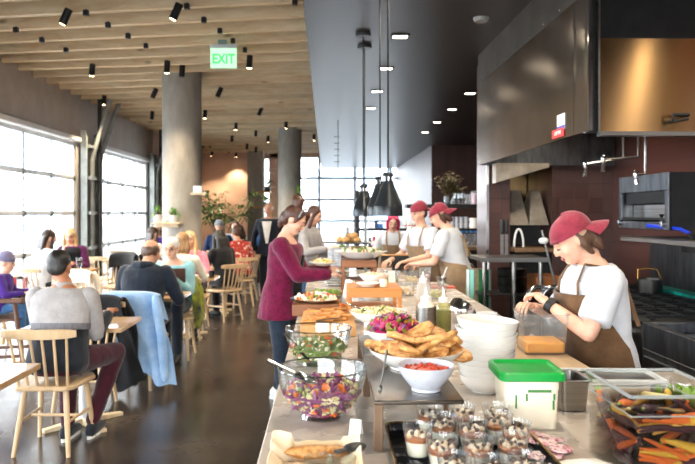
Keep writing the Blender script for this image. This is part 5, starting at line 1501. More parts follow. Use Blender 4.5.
yc = 3.90; riser(XY(346,yc)+.01, XY(403,yc)-.005, yc, 4.22, 1.115, 'orange wooden riser in the middle of the counter', M['orangewood'], M['orangewood'], M['orangewood'], .012, .022, True)
yd = 5.25; riser(XY(340.5,yd)+.01, XY(377.5,yd)-.005, yd, 5.6, 1.18, 'brown wooden riser carrying the large salad platter', M['brownriser'], M['brownriser'], M['brownriser'], .012, .024, True)
def bowl(name, label, x, y, z, r, h, mat, foot=.5, sx=1, sy=1, n=40):
    t = thing(name, label, 'bowl', (x,y,z)); f = r*foot
    obj('bowl', MB().shell([(f,0),(f,h*.10),(f*1.12,h*.16),(r*.80,h*.5),(r*.95,h*.8),(r,h)], .0045, n, (0,0,0), sx, sy), mat, t); return t
# red sauce bowl
bowl('ceramic_bowl', 'grey white bowl of red sauce at the front of the steel riser', XY(426,1.94), 1.94, 1.041, .083, .073, M['speckle'])
t = tag(obj('red_sauce', MB().lathe([(.001,.060),(.045,.060),(.074,.056)], 30, wave=lambda a, r, z: 1+.01*math.sin(a*5)), FM['sauce_red'], loc=(XY(426,1.94),1.94,1.041)), 'chunky red sauce in the grey white bowl', 'sauce')
mb = MB(); rnd = random.Random(4); bits(mb, rnd, 60, lambda: (lambda r, a: (r*math.cos(a), r*math.sin(a), .060))(.066*math.sqrt(rnd.random()), rnd.uniform(0,6.28)), .006, 1.3, .6); o = obj('chunks', mb, FM['tomato'], t); o['kind'] = 'stuff'
spoon('sauce_ladle', 'thin steel ladle leaning beside the red sauce bowl', P(387,350,1.9), P(380,389,1.88), M['steel_dark'], True, .0025)
# bread bowl with naan pieces
nx, ny = XY(416,2.23), 2.23
bowl('ceramic_bowl', 'wide white bowl heaped with bread on the steel riser', nx, ny, 1.041, .158, .062, M['ceramic'], .55)
rnd = random.Random(12)
n0 = None
for i in range(30):
    lay = i//13; r = (.125 if lay == 0 else .10 if lay == 1 else .06)*math.sqrt(rnd.uniform(.2,1)); a = rnd.uniform(0,6.283)
    if n0 is None:
        m_ = MB()
        m_.add([], [])
        poly = [(-.05,-.030),(-.02,-.040),(.045,-.022),(.058,.006),(.03,.036),(-.03,.034),(-.054,.004)]
        m_.prism(poly, -.008, .008); o = n0 = obj('bread_piece', m_, FM['naan'], bevel=.007, seg=3)
        o.modifiers[0].limit_method = 'NONE'
    else: o = n0.copy(); COL.objects.link(o)
    o.location = (nx+r*math.cos(a)*1.08, ny+r*math.sin(a)*.9, 1.041+.060+.014*lay+(.02 if math.cos(a) > .2 else 0)*(lay > 0)+rnd.uniform(-.006,.008)); o.rotation_euler = (rnd.uniform(-.5,.5), rnd.uniform(-.5,.5), rnd.uniform(0,6.28)); s_ = rnd.uniform(.85,1.2); o.scale = (s_,s_,s_)
    tag(o, 'torn piece of golden flatbread heaped in the white bowl on the steel riser', 'bread', 'flatbread pieces in the white bowl')
# beet platter and herb dip on the second riser
qx, qy = XY(393.5,2.82), 2.82
bowl('ceramic_bowl', 'white bowl of pickled beetroot on the second riser', qx, qy, 1.001, .125, .065, M['ceramic'], .55)
t = thing('pickled_beetroot', 'pink pickled beetroot with yellow and green vegetables heaped in a white bowl', 'vegetables', (qx,qy,1.001)); t['kind'] = 'stuff'
rnd = random.Random(8)
obj('base', MB().lathe([(.001,.02),(.085,.03),(.113,.060),(.08,.085),(.001,.10)], 30), FM['beet'], t)
for nm, mt, n, s_, el, xs in (('beet_pieces','beet',95,.010,1.7,.01),('yellow_pieces','yellow_veg',26,.011,1.5,.07),('green_pieces','pickle',60,.009,2.2,-.05),('purple_pieces','cabbage',36,.010,1.6,-.04),('dark_pieces','plum_carrot',12,.011,1.8,.0)):
    mb = MB()
    def reg():
        r = .105*math.sqrt(rnd.random()); a = rnd.uniform(0,6.28); x = r*math.cos(a)+xs*rnd.random(); y = r*math.sin(a)-(.03 if nm == 'green_pieces' else 0)
        q = min(1, math.hypot(x,y)/.12); return (x*min(1,.108/max(1e-3,math.hypot(x,y))), y*min(1,.108/max(1e-3,math.hypot(x,y))), .062+.055*(1-q*q))
    bits(mb, rnd, n, reg, s_, el, .8); o = obj(nm, mb, FM[mt], t); o['kind'] = 'stuff'
spoon('tongs', 'dark wooden tongs lying across the pickled beetroot', P(396,312.5,2.80), P(376,334,2.78), pm('green_tongs','#4c4a1f',.5), False, .008, 'tongs')
spoon('serving_spoon', 'steel spoon lying across the pickled beetroot', P(410,317,2.78), P(386,328,2.76), M['steel_dark'], True, .006)
dx, dy = XY(413,2.66), 2.635
bowl('ceramic_bowl', 'small white bowl of dark green herb dip on the second riser', dx, dy, 1.001, .072, .058, M['ceramic'], .6)
t = tag(obj('herb_dip', MB().lathe([(.001,.05),(.04,.05),(.064,.046)], 26), FM['herb'], loc=(dx,dy,1.001)), 'dark green herb dip in the small white bowl', 'dip')
spoon('serving_spoon', 'steel spoon resting in the green herb dip', P(381,329,2.58), P(397,338.5,2.60), M['steel_dark'], True, .006)
# ---- stack of white plates/bowls
sx0, sy0 = XY(489,2.42), 2.46
p0 = None
for k in range(10):
    z = CZ+.001+k*.0215; r = .096+.0014*k
    nm = 'topmost' if k == 9 else 'lowest' if k == 0 else ['second','third','fourth','fifth','sixth','seventh','eighth','ninth','tenth'][k-1]+' from below'
    l = 'white bowl in the tall stack behind the green lidded tub, '+nm
    if p0 is None:
        p0 = thing('stacked_bowl', l, 'bowl', (sx0,sy0,z), 0, 'white bowls in the tall stack')
        obj('bowl', MB().shell([(.060,0),(.062,.006),(.080,.014),(.098,.040),(.1045,.062)], .0045, 48), M['ceramic'], p0); o = p0
    else: o = dup(p0, (sx0,sy0,z), 0, l)
    o.location.x += .0015*math.sin(k*2.1); o.scale = (r/.1+.005,)*2+(1,)
    if k == 9: o.rotation_euler = (R(0),R(4),0); o.location.z += .006
# ---- square tubs
def tub(name, label, x, y, z, w, h, mat, taper=.90, rz=0, lip=.008, th=.003, d=None):
    t = thing(name, label, 'container', (x,y,z), R(rz)); d = d or w; a, b = w/2, d/2
    def ring(k, zz, q=0): 
        r = .022*k; pts = []
        for cx, cy, a0 in ((1,1,0),(-1,1,90),(-1,-1,180),(1,-1,270)):
            for j in range(4): an = R(a0+30*j); pts.append(Vector((cx*(a*k-q-r)+r*math.cos(an), cy*(b*k-q-r)+r*math.sin(an), zz)))
        return pts
    m_ = MB(); rings = [ring(taper,0), ring(taper+(1-taper)*.78,h*.78), ring(1,h*.79), ring(1,h), ring(1,h,-lip) , ring(1,h+.004,-lip), ring(1,h+.004,th), ring(1,h*.80,th), ring(taper+(1-taper)*.78,h*.78,th), ring(taper,th,th)]
    m_.loft(rings); obj('tub', m_, mat, t, ang=30); return t
gx, gy = cp(527.5, 424); gy += .02
t = tub('square_tub', 'square white tub with a bright green lid beside the dessert tray', gx, gy, CZ+.001, .168, .150, M['cream_plastic'], .92, -2)
m_ = MB()
def rr(a, r, z, n=5): return [Vector((cx*(a-r)+r*math.cos(R(a0+90*j/n)), cy*(a-r)+r*math.sin(R(a0+90*j/n)), z)) for cx, cy, a0 in ((1,1,0),(-1,1,90),(-1,-1,180),(1,-1,270)) for j in range(n+1)]
m_.loft([rr(.094,.02,.146), rr(.100,.024,.150), rr(.100,.024,.170), rr(.095,.022,.175), rr(.086,.02,.175), rr(.082,.018,.167), rr(.03,.01,.166)]); lid = obj('lid', m_, M['green_lid'], t, ang=30)
m_ = MB(); m_.box((.064,-.0845,.10),(.006,.002,.018)); m_.box((-.018,-.0835,.098),(.006,.002,.022)); m_.box((.062,-.083,.075),(.006,.002,.028)); m_.box((.02,-.0855,.117),(.07,.002,.008)); m_.box((-.05,-.084,.085),(.005,.002,.04)); obj('measure_mark', m_, pm('green_mark','#3f7d3a',.6), t)
ox, oy = XY(543.5,3.02), 3.06
t = tub('square_tub', 'clear square tub with orange cheese behind the plate stack', ox, oy, CZ+.022, .205, .175, M['plastic_haze'], .88, -3)
tag(obj('orange_cheese', MB().box2((-.086,-.086,.004),(.086,.086,.052)), FM['orange_cheese'], bevel=.008, loc=(ox,oy,CZ+.022), rot=(0,0,R(-3))), 'bright orange cheese in the clear square tub', 'cheese')
M['tanwood'] = woodmat('tan_wood', '#a58a68', '#bda382', 'Y', .5, .6)
# cutting board below it
tag(obj('cutting_board', MB().box2((-.26,-.30,0),(.20,.42,.018)), M['tanwood'], bevel=.004, loc=(.88,3.02,CZ+.001)), 'wooden cutting board under the clear tub, before the nearest chef', 'board')
# ---- steel pan and white tray by the wall side of the counter
kx, ky = XY(573,2.2), 2.25
t = thing('steel_pan', 'small deep steel pan behind the carrot container', 'pan', (kx,ky,CZ+.001))
m_ = MB(); a, b, h = .050, .075, .10
def rc(a, b, r, z): return [Vector((cx*(a-r)+r*math.cos(R(a0+30*j)), cy*(b-r)+r*math.sin(R(a0+30*j)), z)) for cx, cy, a0 in ((1,1,0),(-1,1,90),(-1,-1,180),(1,-1,270)) for j in range(4)]
m_.loft([rc(a*.84,b*.88,.015,0), rc(a,b,.018,h), rc(a+.009,b+.009,.02,h), rc(a+.009,b+.009,.02,h+.003), rc(a-.003,b-.003,.018,h+.003), rc(a*.84-.003,b*.88-.003,.015,.004)]); obj('pan', m_, M['steel'], t, ang=35)
t = thing('long_tray', 'long low white edged tray across the counter before the chef', 'tray', (1.03,2.61,CZ+.001), R(-3))
m_ = MB(); m_.box2((-.24,-.10,0),(.26,.10,.006)); m_.box2((-.24,-.10,.006),(.26,-.09,.022)); m_.box2((-.24,.09,.006),(.26,.10,.022)); m_.box2((-.24,-.09,.006),(-.23,.09,.022)); m_.box2((.25,-.09,.006),(.26,.09,.022)); obj('tray', m_, M['white_plastic'], t, bevel=.003); obj('steel_sheet', MB().box2((-.22,-.08,.0065),(.24,.08,.009)), M['steel'], t)
spoon('knife', 'long kitchen knife lying on the low tray', (.82,2.56,CZ+.031), (1.12,2.63,CZ+.031), M['steel_dark'], False, .010, 'knife')
t = thing('glass_bowl', 'clear glass bowl of chopped greens at the right edge behind the carrots', 'bowl', (XY(688,1.98),2.0,CZ+.001)); obj('bowl', MB().shell([(.05,0),(.08,.05),(.095,.115)], .003, 32), M['glass'], t)
t = thing('chopped_greens', 'chopped green herbs in the glass bowl at the right edge', 'greens', (XY(688,1.98),2.0,CZ+.001)); t['kind'] = 'stuff'
mb = MB(); rnd = random.Random(3)
bits(mb, rnd, 90, lambda: (lambda r, a: (r*math.cos(a), r*math.sin(a), rnd.uniform(.06,.115)))(.075*math.sqrt(rnd.random()), rnd.uniform(0,6.28)), .012, 1.6, .4); o = obj('leaves', mb, FM['celery'], t); o['kind'] = 'stuff'
# ---- carrot container
M['plastic_rim'] = glassmat('plastic_rim', (.85,.88,.88,1), .2, .08, .35, (.8,.83,.84,1))
M['tub_clear'] = glassmat('clear_tub', (.95,.96,.955,1), .07, .04, gmax=.3)
vx0, vx1, vy0, vy1 = .712, .965, 1.56, 1.85
vcx, vcy = (vx0+vx1)/2, (vy0+vy1)/2
t = tub('pickle_container', 'large clear container packed with coloured carrots, at the bottom right', vcx, vcy, CZ+.001, vx1-vx0, .215, M['tub_clear'], .95, 0, .010, .004, vy1-vy0)
m_ = MB(); rp_ = [Vector((x,y,.2155)) for x, y in ((-.118,-.137),(.118,-.137),(.122,-.133),(.122,.133),(.118,.137),(-.118,.137),(-.122,.133),(-.122,-.133),(-.118,-.137))]; m_.tube(rp_, .0045, 6, False); obj('rim', m_, M['plastic_rim'], t)
m_ = MB(); m_.tube([Vector((p.x*.97,p.y*.97,.168)) for p in rp_], .0018, 6, False); obj('ledge', m_, M['plastic_rim'], t)
liq = glassmat('brine', (.97,.95,.92,1), .03, .02, gmax=.25)
va = liq.node_tree.nodes.new('ShaderNodeVolumeAbsorption'); va.inputs['Color'].default_value = (.35,.2,.1,1); va.inputs['Density'].default_value = 22
liq.node_tree.links.new(va.outputs[0], [n for n in liq.node_tree.nodes if n.type == 'OUTPUT_MATERIAL'][0].inputs['Volume'])
tag(obj('brine', MB().box2((vx0+.012-vcx,vy0+.012-vcy,.006),(vx1-.012-vcx,vy1-.012-vcy,.165)), liq, loc=(vcx,vcy,CZ+.001)), 'dark pickling brine around the carrots', 'brine')
rnd = random.Random(31)
protos = {}
def carrot(kind, L, r, loc, d, label):
    k = kind
    if k not in protos:
        t = thing('pickled_carrot', label, 'carrot', loc)
        mt = {'orange':'carrot','yellow':'yellow_carrot','pale':'pale_carrot','plum':'plum_carrot'}[k]
        m_ = MB(); m_.caps([(0,0,-.5),(.0,.01,-.25),(.004,.0,.1),(0,0,.42),(0,0,.5)], [.025,.05,.075,.085,.06], 10); obj('root', m_, FM[mt], t)
        m_ = MB(); m_.caps([(0,0,.52),(.01,0,.62)], [.03,.022], 7); obj('stem', m_, FM['celery'], t)
        protos[k] = t; o = t
    else: o = dup(protos[k], loc, None, label)
    o['group'] = {'orange':'orange carrots in the container','yellow':'yellow carrots in the container','pale':'pale carrots in the container','plum':'dark plum carrots in the container'}[k]
    o.location = loc; o.rotation_euler = Vector(d).to_track_quat('Z','Y').to_euler(); s_ = r/.085; o.scale = (s_, s_, L/1.12)
LAB = {'orange':'orange pickled carrot packed in the clear container','yellow':'yellow pickled carrot packed in the clear container','pale':'pale cream pickled carrot packed in the clear container','plum':'dark plum pickled carrot packed in the clear container'}
def cfit(p, d, L):
    # keep the carrot inside the tub
    d = Vector(d).normalized(); lo = Vector((vx0+.03,vy0+.03,CZ+.02)); hi = Vector((vx1-.03,vy1-.03,CZ+.168))
    for i in range(3):
        e = abs(d[i])*L*.5; a, b = lo[i]+e, hi[i]-e
        p[i] = (a+b)/2 if a > b else min(max(p[i],a),b)
    return p
for i in range(72):
    k = rnd.choices(['orange','yellow','pale','plum'], [22,15,9,30])[0]
    side = rnd.random(); L = rnd.uniform(.10,.19); r = rnd.uniform(.009,.0145)
    if side < .42:   # along the front face
        p = Vector((rnd.uniform(vx0,vx1), vy0+.028+rnd.uniform(0,.012), rnd.uniform(CZ+.02,CZ+.165))); d = (1, rnd.uniform(-.12,.12), rnd.uniform(-.5,.5))
    elif side < .62: # along the left face
        p = Vector((vx0+.03+rnd.uniform(0,.01), rnd.uniform(vy0,vy1), rnd.uniform(CZ+.03,CZ+.16))); d = (rnd.uniform(-.1,.1), 1, rnd.uniform(-1.2,1.2))
    else:
        p = Vector((rnd.uniform(vx0,vx1), rnd.uniform(vy0,vy1), rnd.uniform(CZ+.11,CZ+.18))); d = (rnd.uniform(-1,1), rnd.uniform(-.7,.7), rnd.uniform(-.25,.25))
    carrot(k, L, r, cfit(p, d, L), d, LAB[k])
# ---- tray of dessert cups
txa, txb, tya, tyb = .185, .565, 1.35, 1.985
t = thing('dessert_tray', 'black glossy tray with a gold rim full of dessert cups', 'tray', ((txa+txb)/2,(tya+tyb)/2,CZ+.001))
a, b = (txb-txa)/2, (tyb-tya)/2
gl = pm('black_lacquer', '#15161a', .12, col2='#23262c', nscale=12, bump=.5, bscale=26)
m_ = MB(); m_.sheet(lambda u, v: Vector(((u-.5)*2*a, (v-.5)*2*b, .006+.004*math.sin(u*40)*math.sin(v*60))), 40, 60, .006); obj('tray', m_, gl, t)
m_ = MB(); m_.loft([rc(a,b,.03,.0), rc(a+.012,b+.012,.035,.024), rc(a+.014,b+.014,.035,.028), rc(a+.010,b+.010,.035,.028), rc(a-.001,b-.001,.03,.002)][:5]); obj('wall', m_, gl, t)
m_ = MB(); ringp = rc(a+.012,b+.012,.035,.029); m_.tube(ringp+[ringp[0]], .0035, 6, False); obj('gold_rim', m_, M['gold'], t)
cups = [(429,407.5),(460,406),(490,402),(418,428),(446,419),(469,423),(499,416),(515,425),(442,440),(478,441),(512,438),(456,459),(491,462),(525,459)]
cup0 = None
M['cup_clear'] = glassmat('clear_cup', (.97,.98,.98,1), .10, .03, .03, (.95,.96,.97,1))
rnd = random.Random(17)
pts = []
for (px, py) in cups:
    q = G(px, py, .985); pts.append(Vector((q.x,q.y)))
# nudge apart so no two cups touch
for it in range(60):
    for i in range(len(pts)):
        for j in range(i):
            d = pts[i]-pts[j]; L = d.length
            if L < .0845: s_ = d/L*(.0845-L)/2; pts[i] += s_; pts[j] -= s_
    for p in pts:
        p.x = min(max(p.x, txa+.045), txb-.04); p.y = min(max(p.y, tya+.05), tyb-.04)
where = ['behind, leftmost of the back row','in the middle of the back row','rightmost of the back row','leftmost, by the empty part','second row, left of the middle','second row, right of the middle','behind the rightmost cup of the middle','rightmost, beside the green lidded tub','front left, large and near','front middle, large and near','front right, large and near','nearest row, left','nearest row, middle','nearest row, right']
for (p, wh) in zip(pts, where):
    l = 'clear dessert cup with cream, caramel and brownie, '+wh
    if cup0 is None:
        cup0 = thing('dessert_cup', l, 'dessert', (0,0,0), 0, 'dessert cups on the black tray')
        obj('cup', MB().shell([(.026,0),(.0375,.074)], .0012, 32), M['cup_clear'], cup0)
        obj('cream_layer', MB().lathe([(.001,.002),(.0245,.002),(.0300,.036),(.001,.036)], 24), FM['cream'], cup0)
        obj('caramel_layer', MB().lathe([(.0300,.036),(.0318,.046),(.02,.048),(.001,.048)], 24, wave=lambda a, r, z: 1+.004*math.sin(a*6)), FM['caramel'], cup0)
        rc2 = random.Random(5)
        for k in range(8):
            an = k*2.4; rr_ = .027*math.sqrt((k+.3)/8)
            obj('crumble_piece', MB().blob((rr_*math.cos(an),rr_*math.sin(an),.050+rc2.uniform(0,.004)), (rc2.uniform(.006,.010),rc2.uniform(.006,.009),.006), (k,k*2,k), 7, 5, .5, k), FM['whip'], cup0)
        for k in range(6):
            an = k*2.4+1.1; rr_ = .028*math.sqrt((k+.4)/6)
            obj('brownie_crumb', MB().blob((rr_*math.cos(an),rr_*math.sin(an),.055+rc2.uniform(-.003,.003)), (rc2.uniform(.004,.0075),rc2.uniform(.004,.007),.0055), (k,k*1.3,k*.7), 6, 4, .6, k+9), FM['brownie'], cup0)
        o = cup0
    else: o = dup(cup0, None, None, l)
    o.scale = (1.1,1.1,1.08); o.location = (p.x, p.y, CZ+.0145); o.rotation_euler = (0,0,rnd.uniform(0,6.28))
# spare cups at the lower left
for i, px in enumerate((319,341)):
    q = G(px, 461, .955); t = thing('dessert_cup', ['clear dessert cup at the bottom edge, left one in front of the paper tray','clear dessert cup at the bottom edge, right one in front of the paper tray'][i], 'dessert', (q.x,q.y-.02,CZ+.001))
    obj('cup', MB().shell([(.026,0),(.0365,.070)], .0012, 32), M['glass'], t); obj('cream_layer', MB().lathe([(.001,.002),(.0245,.002),(.0300,.036),(.001,.036)], 24), FM['cream'], t)
# ---- pink radish slices
rnd = random.Random(9); r0 = None
for i, (px, py) in enumerate([(530,432),(543,436),(556,441),(534,444),(547,449),(563,448),(538,456),(553,458),(526,441),(560,455)]):
    q = G(px, py, CZ+.01)
    if r0 is None: o = r0 = obj('radish_slice', MB().lathe([(.001,0),(.026,0),(.0275,.002),(.026,.004),(.001,.0042)], 28, wave=lambda a, r, z: 1+.03*math.sin(a*3)), FM['radish'])
    else: o = r0.copy(); COL.objects.link(o)
    o.location = (q.x, q.y, CZ+.004+.0052*(i % 5)); o.rotation_euler = (R(rnd.uniform(-8,8)), R(rnd.uniform(-8,8)), rnd.uniform(0,6))
    tag(o, 'thin pink speckled radish slice on the counter beside the dessert tray', 'radish', 'pink radish slices beside the dessert tray')
q = G(585, 466, CZ+.02); t = thing('folded_napkin', 'white folded cloth at the bottom edge before the carrot container', 'napkin', (q.x,q.y-.01,CZ+.001))
m_ = MB(); m_.sheet(lambda u, v: Vector(((u-.5)*.17,(v-.5)*.12,.004+.030*math.sin(PI*u)**.6*math.sin(PI*v)**.6+.006*noise.noise(Vector((u*6,v*6,0))))), 24, 18, .004); obj('cloth', m_, M['paper'], t, ang=70)

# ---- middle of the counter
# wooden board with toasted flatbread
x0, x1, yq = XY(300,3.55), XY(356,3.55), 3.55
tag(obj('bread_board', MB().box2((x0,yq,CZ+.001),(x1,yq+.55,CZ+.058)), M['boardwood'], bevel=.005), 'thick wooden board with toasted flatbread behind the green salad', 'board')
rnd = random.Random(41); f0 = None
for i in range(16):
    if f0 is None:
        m_ = MB(); m_.box((0,0,0),(.09,.045,.014)); o = f0 = obj('toast_slice', m_, FM['naan_dark'], bevel=.006, seg=3)
    else: o = f0.copy(); COL.objects.link(o)
    o.location = (x0+.055+(x1-x0-.10)*((i*5) % 16)/15, yq+.08+.40*((i*7) % 16)/15, CZ+.069+.013*(i % 2)); o.rotation_euler = (rnd.uniform(-.08,.08), rnd.uniform(-.08,.08), rnd.uniform(-.6,.6))
    tag(o, 'toasted flatbread slice lying on the thick wooden board', 'bread', 'toasted slices on the wooden board')
spoon('tongs', 'steel tongs lying on the wooden board of toasted flatbread', P(316,321,3.6), P(346,317,3.65), M['steel_dark'], False, .007, 'tongs')
def heap(name, label, cat, x, y, z, rx, ry, h, mix, seed, base, n=24):
    rnd = random.Random(seed); t = thing(name, label, cat, (x,y,z)); t['kind'] = 'stuff'
    obj('base', MB().blob((0,0,0), (rx*.9,ry*.9,h*.75), None, 20, 8), FM[base], t)
    for nm, mt, k, s_, el in mix:
        mb = MB()
        def reg():
            r = math.sqrt(rnd.random()); a = rnd.uniform(0,6.28); return (rx*r*math.cos(a)*.92, ry*r*math.sin(a)*.92, h*math.sqrt(max(0,1-r*r))*.8+.004)
        bits(mb, rnd, k, reg, s_, el, .7); o = obj(nm, mb, FM[mt], t); o['kind'] = 'stuff'
    return t
# white bowl of grain salad behind the beetroot
wx, wy = XY(378.5,3.35), 3.36
bowl('ceramic_bowl', 'wide white bowl of pale grain salad behind the beetroot', wx, wy, 1.0, .145, .065, M['ceramic'], .5)
tag(obj('bowl_stand', MB().lathe([(.085,0),(.075,.004),(.07,.098)], 28), M['ceramic'], loc=(wx,wy,CZ+.001)), 'white pedestal under the bowl of pale grain salad', 'stand')
heap('grain_salad', 'pale grain salad with herbs in the wide white bowl', 'salad', wx, wy, 1.052, .125, .125, .022, [('grains','pasta',60,.009,1.6),('herbs','greens',16,.008,1.6)], 21, 'pasta')
spoon('serving_spoon', 'steel spoon leaning out of the pale grain salad', P(346,303,3.4), P(368,312,3.36), M['chrome'], True, .008)
# fruit and cheese platter near the maroon cardigan
fx, fy = XY(316,4.3), 4.38
t = thing('oval_platter', 'silver platter of cheese and fruit next to the maroon cardigan', 'platter', (fx,fy,CZ+.075)); obj('dish', MB().lathe([(.001,0),(.13,0),(.17,.02),(.172,.024),(.12,.006),(.001,.006)], 36, (0,0,0), 1, .8), M['chrome'], t)
tag(obj('platter_block', MB().box2((-.15,-.12,0),(.15,.14,.072)), M['brownriser'], bevel=.004, loc=(fx,fy,CZ+.001)), 'brown wooden block under the silver cheese platter', 'block')
heap('fruit_and_cheese', 'cheese, grapes and strawberries on the silver platter', 'food', fx, fy, CZ+.083, .14, .11, .045, [('cheese','cream',26,.018,1.5),('red_fruit','tomato',18,.014,1.2),('dark_grapes','plum_carrot',18,.011,1),('green_grapes','celery',12,.012,1),('crackers','naan',22,.016,1.3)], 22, 'cream')
heap('melon_cubes', 'orange melon pieces heaped right of the cheese platter', 'food', XY(338,4.35), 4.35, CZ+.001, .075, .09, .07, [('melon','carrot',34,.018,1.2),('pale_melon','orange_cheese',16,.016,1.2)], 23, 'carrot')
gx2, gy2 = XY(325,5.0), 5.02
t = thing('oval_platter', 'silver platter of green salad below the plate held by the maroon cardigan', 'platter', (gx2,gy2,CZ+.03)); obj('dish', MB().lathe([(.09,-.029),(.001,0),(.15,0),(.185,.02),(.187,.024),(.14,.006),(.001,.006)][1:], 36, (0,0,0), 1, .8), M['chrome'], t); obj('foot', MB().lathe([(.07,-.03),(.06,0)], 24), M['chrome'], t)
heap('green_salad', 'green salad and tomatoes on the silver platter', 'food', gx2, gy2, CZ+.038, .15, .12, .03, [('leaves','greens',40,.016,1.5),('tomatoes','tomato',12,.016,1),('pale_leaves','celery',26,.015,1.6)], 24, 'greens')
# plate in the hand of the maroon cardigan, with food
hp = P(323,266,5.45); 
plate(hp.x, hp.y, hp.z+.01, .115, 'white plate of food held by the person in the maroon cardigan')
heap('plated_food', 'yellow food on the plate held by the person in the maroon cardigan', 'food', hp.x, hp.y, hp.z+.022, .085, .08, .03, [('rice','yellow_veg',30,.012,1.3),('pale','pasta',24,.012,1.4)], 25, 'pasta')
# stack of plates farther on
zz = CZ+.001
for k in range(6): plate(XY(337,6.0), 6.05, zz+k*.022, .12, 'white plate in the short stack left of the brown riser, '+['lowest','second from below','third from below','third from the top','second from the top','topmost'][k], None, 1, 'plates in the short stack left of the brown riser')
# on the orange riser
ox_, oy_ = XY(372,4.10), 4.12
bowl('ceramic_bowl', 'white bowl standing on the orange wooden riser', ox_+.015, oy_+.02, 1.118, .095, .058, M['ceramic'], .5)
heap('pale_dip', 'pale creamy dip in the bowl on the orange riser', 'food', ox_+.015, oy_+.02, 1.163, .08, .08, .016, [('crumbs','whip',24,.008,1.2)], 28, 'whip')
plate(XY(368,3.96), 3.975, 1.117, .07, 'small white plate at the front of the orange wooden riser')
t = thing('candle_jar', 'small cream jar on the orange wooden riser', 'jar', (XY(383,3.98),3.965,1.117)); obj('jar', MB().lathe([(.022,0),(.024,.035),(.020,.045),(.001,.046)], 20), M['cream_plastic'], t)
t = thing('black_box', 'small black box with a pale edge under the orange riser', 'box', (XY(380,4.1),4.12,CZ+.001)); obj('box', MB().box2((-.05,-.05,0),(.05,.05,.075)), M['charcoal_cloth'], t, bevel=.003); obj('edge', MB().box2((-.056,-.05,0),(-.051,.05,.075)), M['paper'], t)
for k, (px, py) in enumerate([(349,283),(353,276)]):
    q = P(px, py, 4.2); 
t = thing('folded_card', 'white folded menu card standing left of the orange riser', 'card', (XY(350,4.45),4.45,CZ+.001), R(25)); m_ = MB(); m_.box((-.03,0,.105),(.003,.09,.21),(0,R(12),0)); m_.box((.03,0,.105),(.003,.09,.21),(0,R(-12),0)); obj('card', m_, M['paper'], t)
# squeeze bottles
def squeeze(px, y, z, r, h, body, fillmat, fillh, label, cap_=None):
    t = thing('squeeze_bottle', label, 'bottle', (XY(px,y),y,z))
    obj('bottle', MB().lathe([(r*.96,0),(r,.01),(r,h*.62),(r*.92,h*.70),(r*.5,h*.78),(r*.45,h*.80)], 26), body, t)
    if fillmat: obj('sauce', MB().lathe([(.001,.003),(r*.93,.004),(r*.955,.012),(r*.955,fillh),(.001,fillh)], 24), fillmat, t)
    obj('cap', MB().lathe([(r*.62,h*.76),(r*.62,h*.84),(r*.25,h*.86),(r*.08,h*1.0),(.001,h*1.0)], 20), cap_ or M['white_plastic'], t); return t
hz = glassmat('hazy_bottle', (.95,.95,.92,1), .08, .2, .45, (.92,.92,.9,1))
squeeze(423, 4.2, CZ+.001, .042, .285, hz, FM['sauce_yellow'], .11, 'hazy squeeze bottle holding yellow oil, behind the cream topped one')
t = thing('bain_marie', 'round brushed steel pot holding a squeeze bottle', 'pot', (XY(426,3.28),3.28,CZ+.001)); obj('pot', MB().shell([(.050,0),(.050,.195)], .002, 32), M['steel'], t)
squeeze(426, 3.28, CZ+.003, .043, .285, M['cream_plastic'], None, 0, 'cream squeeze bottle standing in the round steel pot')
squeeze(443.5, 3.35, CZ+.001, .038, .27, glassmat('oil_bottle', (.85,.85,.6,1), .08, .15, .25, (.8,.8,.5,1)), FM['olive_oil'], .165, 'squeeze bottle of olive green oil beside the round steel pot')
t = thing('steel_dish', 'low square steel dish of green dip right of the round pot', 'dish', (XY(448,3.0),3.06,CZ+.001)); m_ = MB(); m_.loft([rc(.05,.06,.012,0), rc(.058,.068,.014,.05), rc(.062,.072,.014,.05), rc(.062,.072,.014,.053), rc(.055,.065,.013,.053), rc(.048,.058,.012,.004)]); obj('dish', m_, M['steel'], t, ang=35)
tag(obj('green_dip', MB().box2((-.05,-.06,.03),(.05,.06,.038)), FM['pickle'], loc=(XY(448,3.0),3.06,CZ+.001)), 'green dip in the low square steel dish', 'dip')
t = thing('mixing_bowl', 'shiny steel mixing bowl tipped on its side', 'bowl', (XY(459,3.75),3.75,CZ+.012), 0); m_ = MB(); m_.M = Matrix.Translation((.0,0,.066)) @ Euler((0,R(58),R(40))).to_matrix().to_4x4() @ Matrix.Translation((0,0,-.04)); m_.shell([(.03,0),(.065,.02),(.085,.055),(.09,.085)], .002, 36); obj('bowl', m_, M['chrome'], t)
t = thing('deli_cup', 'translucent white plastic cup right of the tipped steel bowl', 'cup', (XY(489,3.55),3.6,CZ+.001)); obj('cup', MB().shell([(.044,0),(.056,.115)], .002, 30), glassmat('milky_plastic', (.95,.95,.95,1), .06, .2, .6, (.93,.93,.93,1)), t)
t = thing('black_pan', 'wide dark steel bowl behind the plate stack', 'bowl', (XY(512,3.45),3.5,CZ+.001)); obj('pan', MB().shell([(.08,0),(.115,.03),(.13,.075)], .003, 36), M['steel_dark'], t)
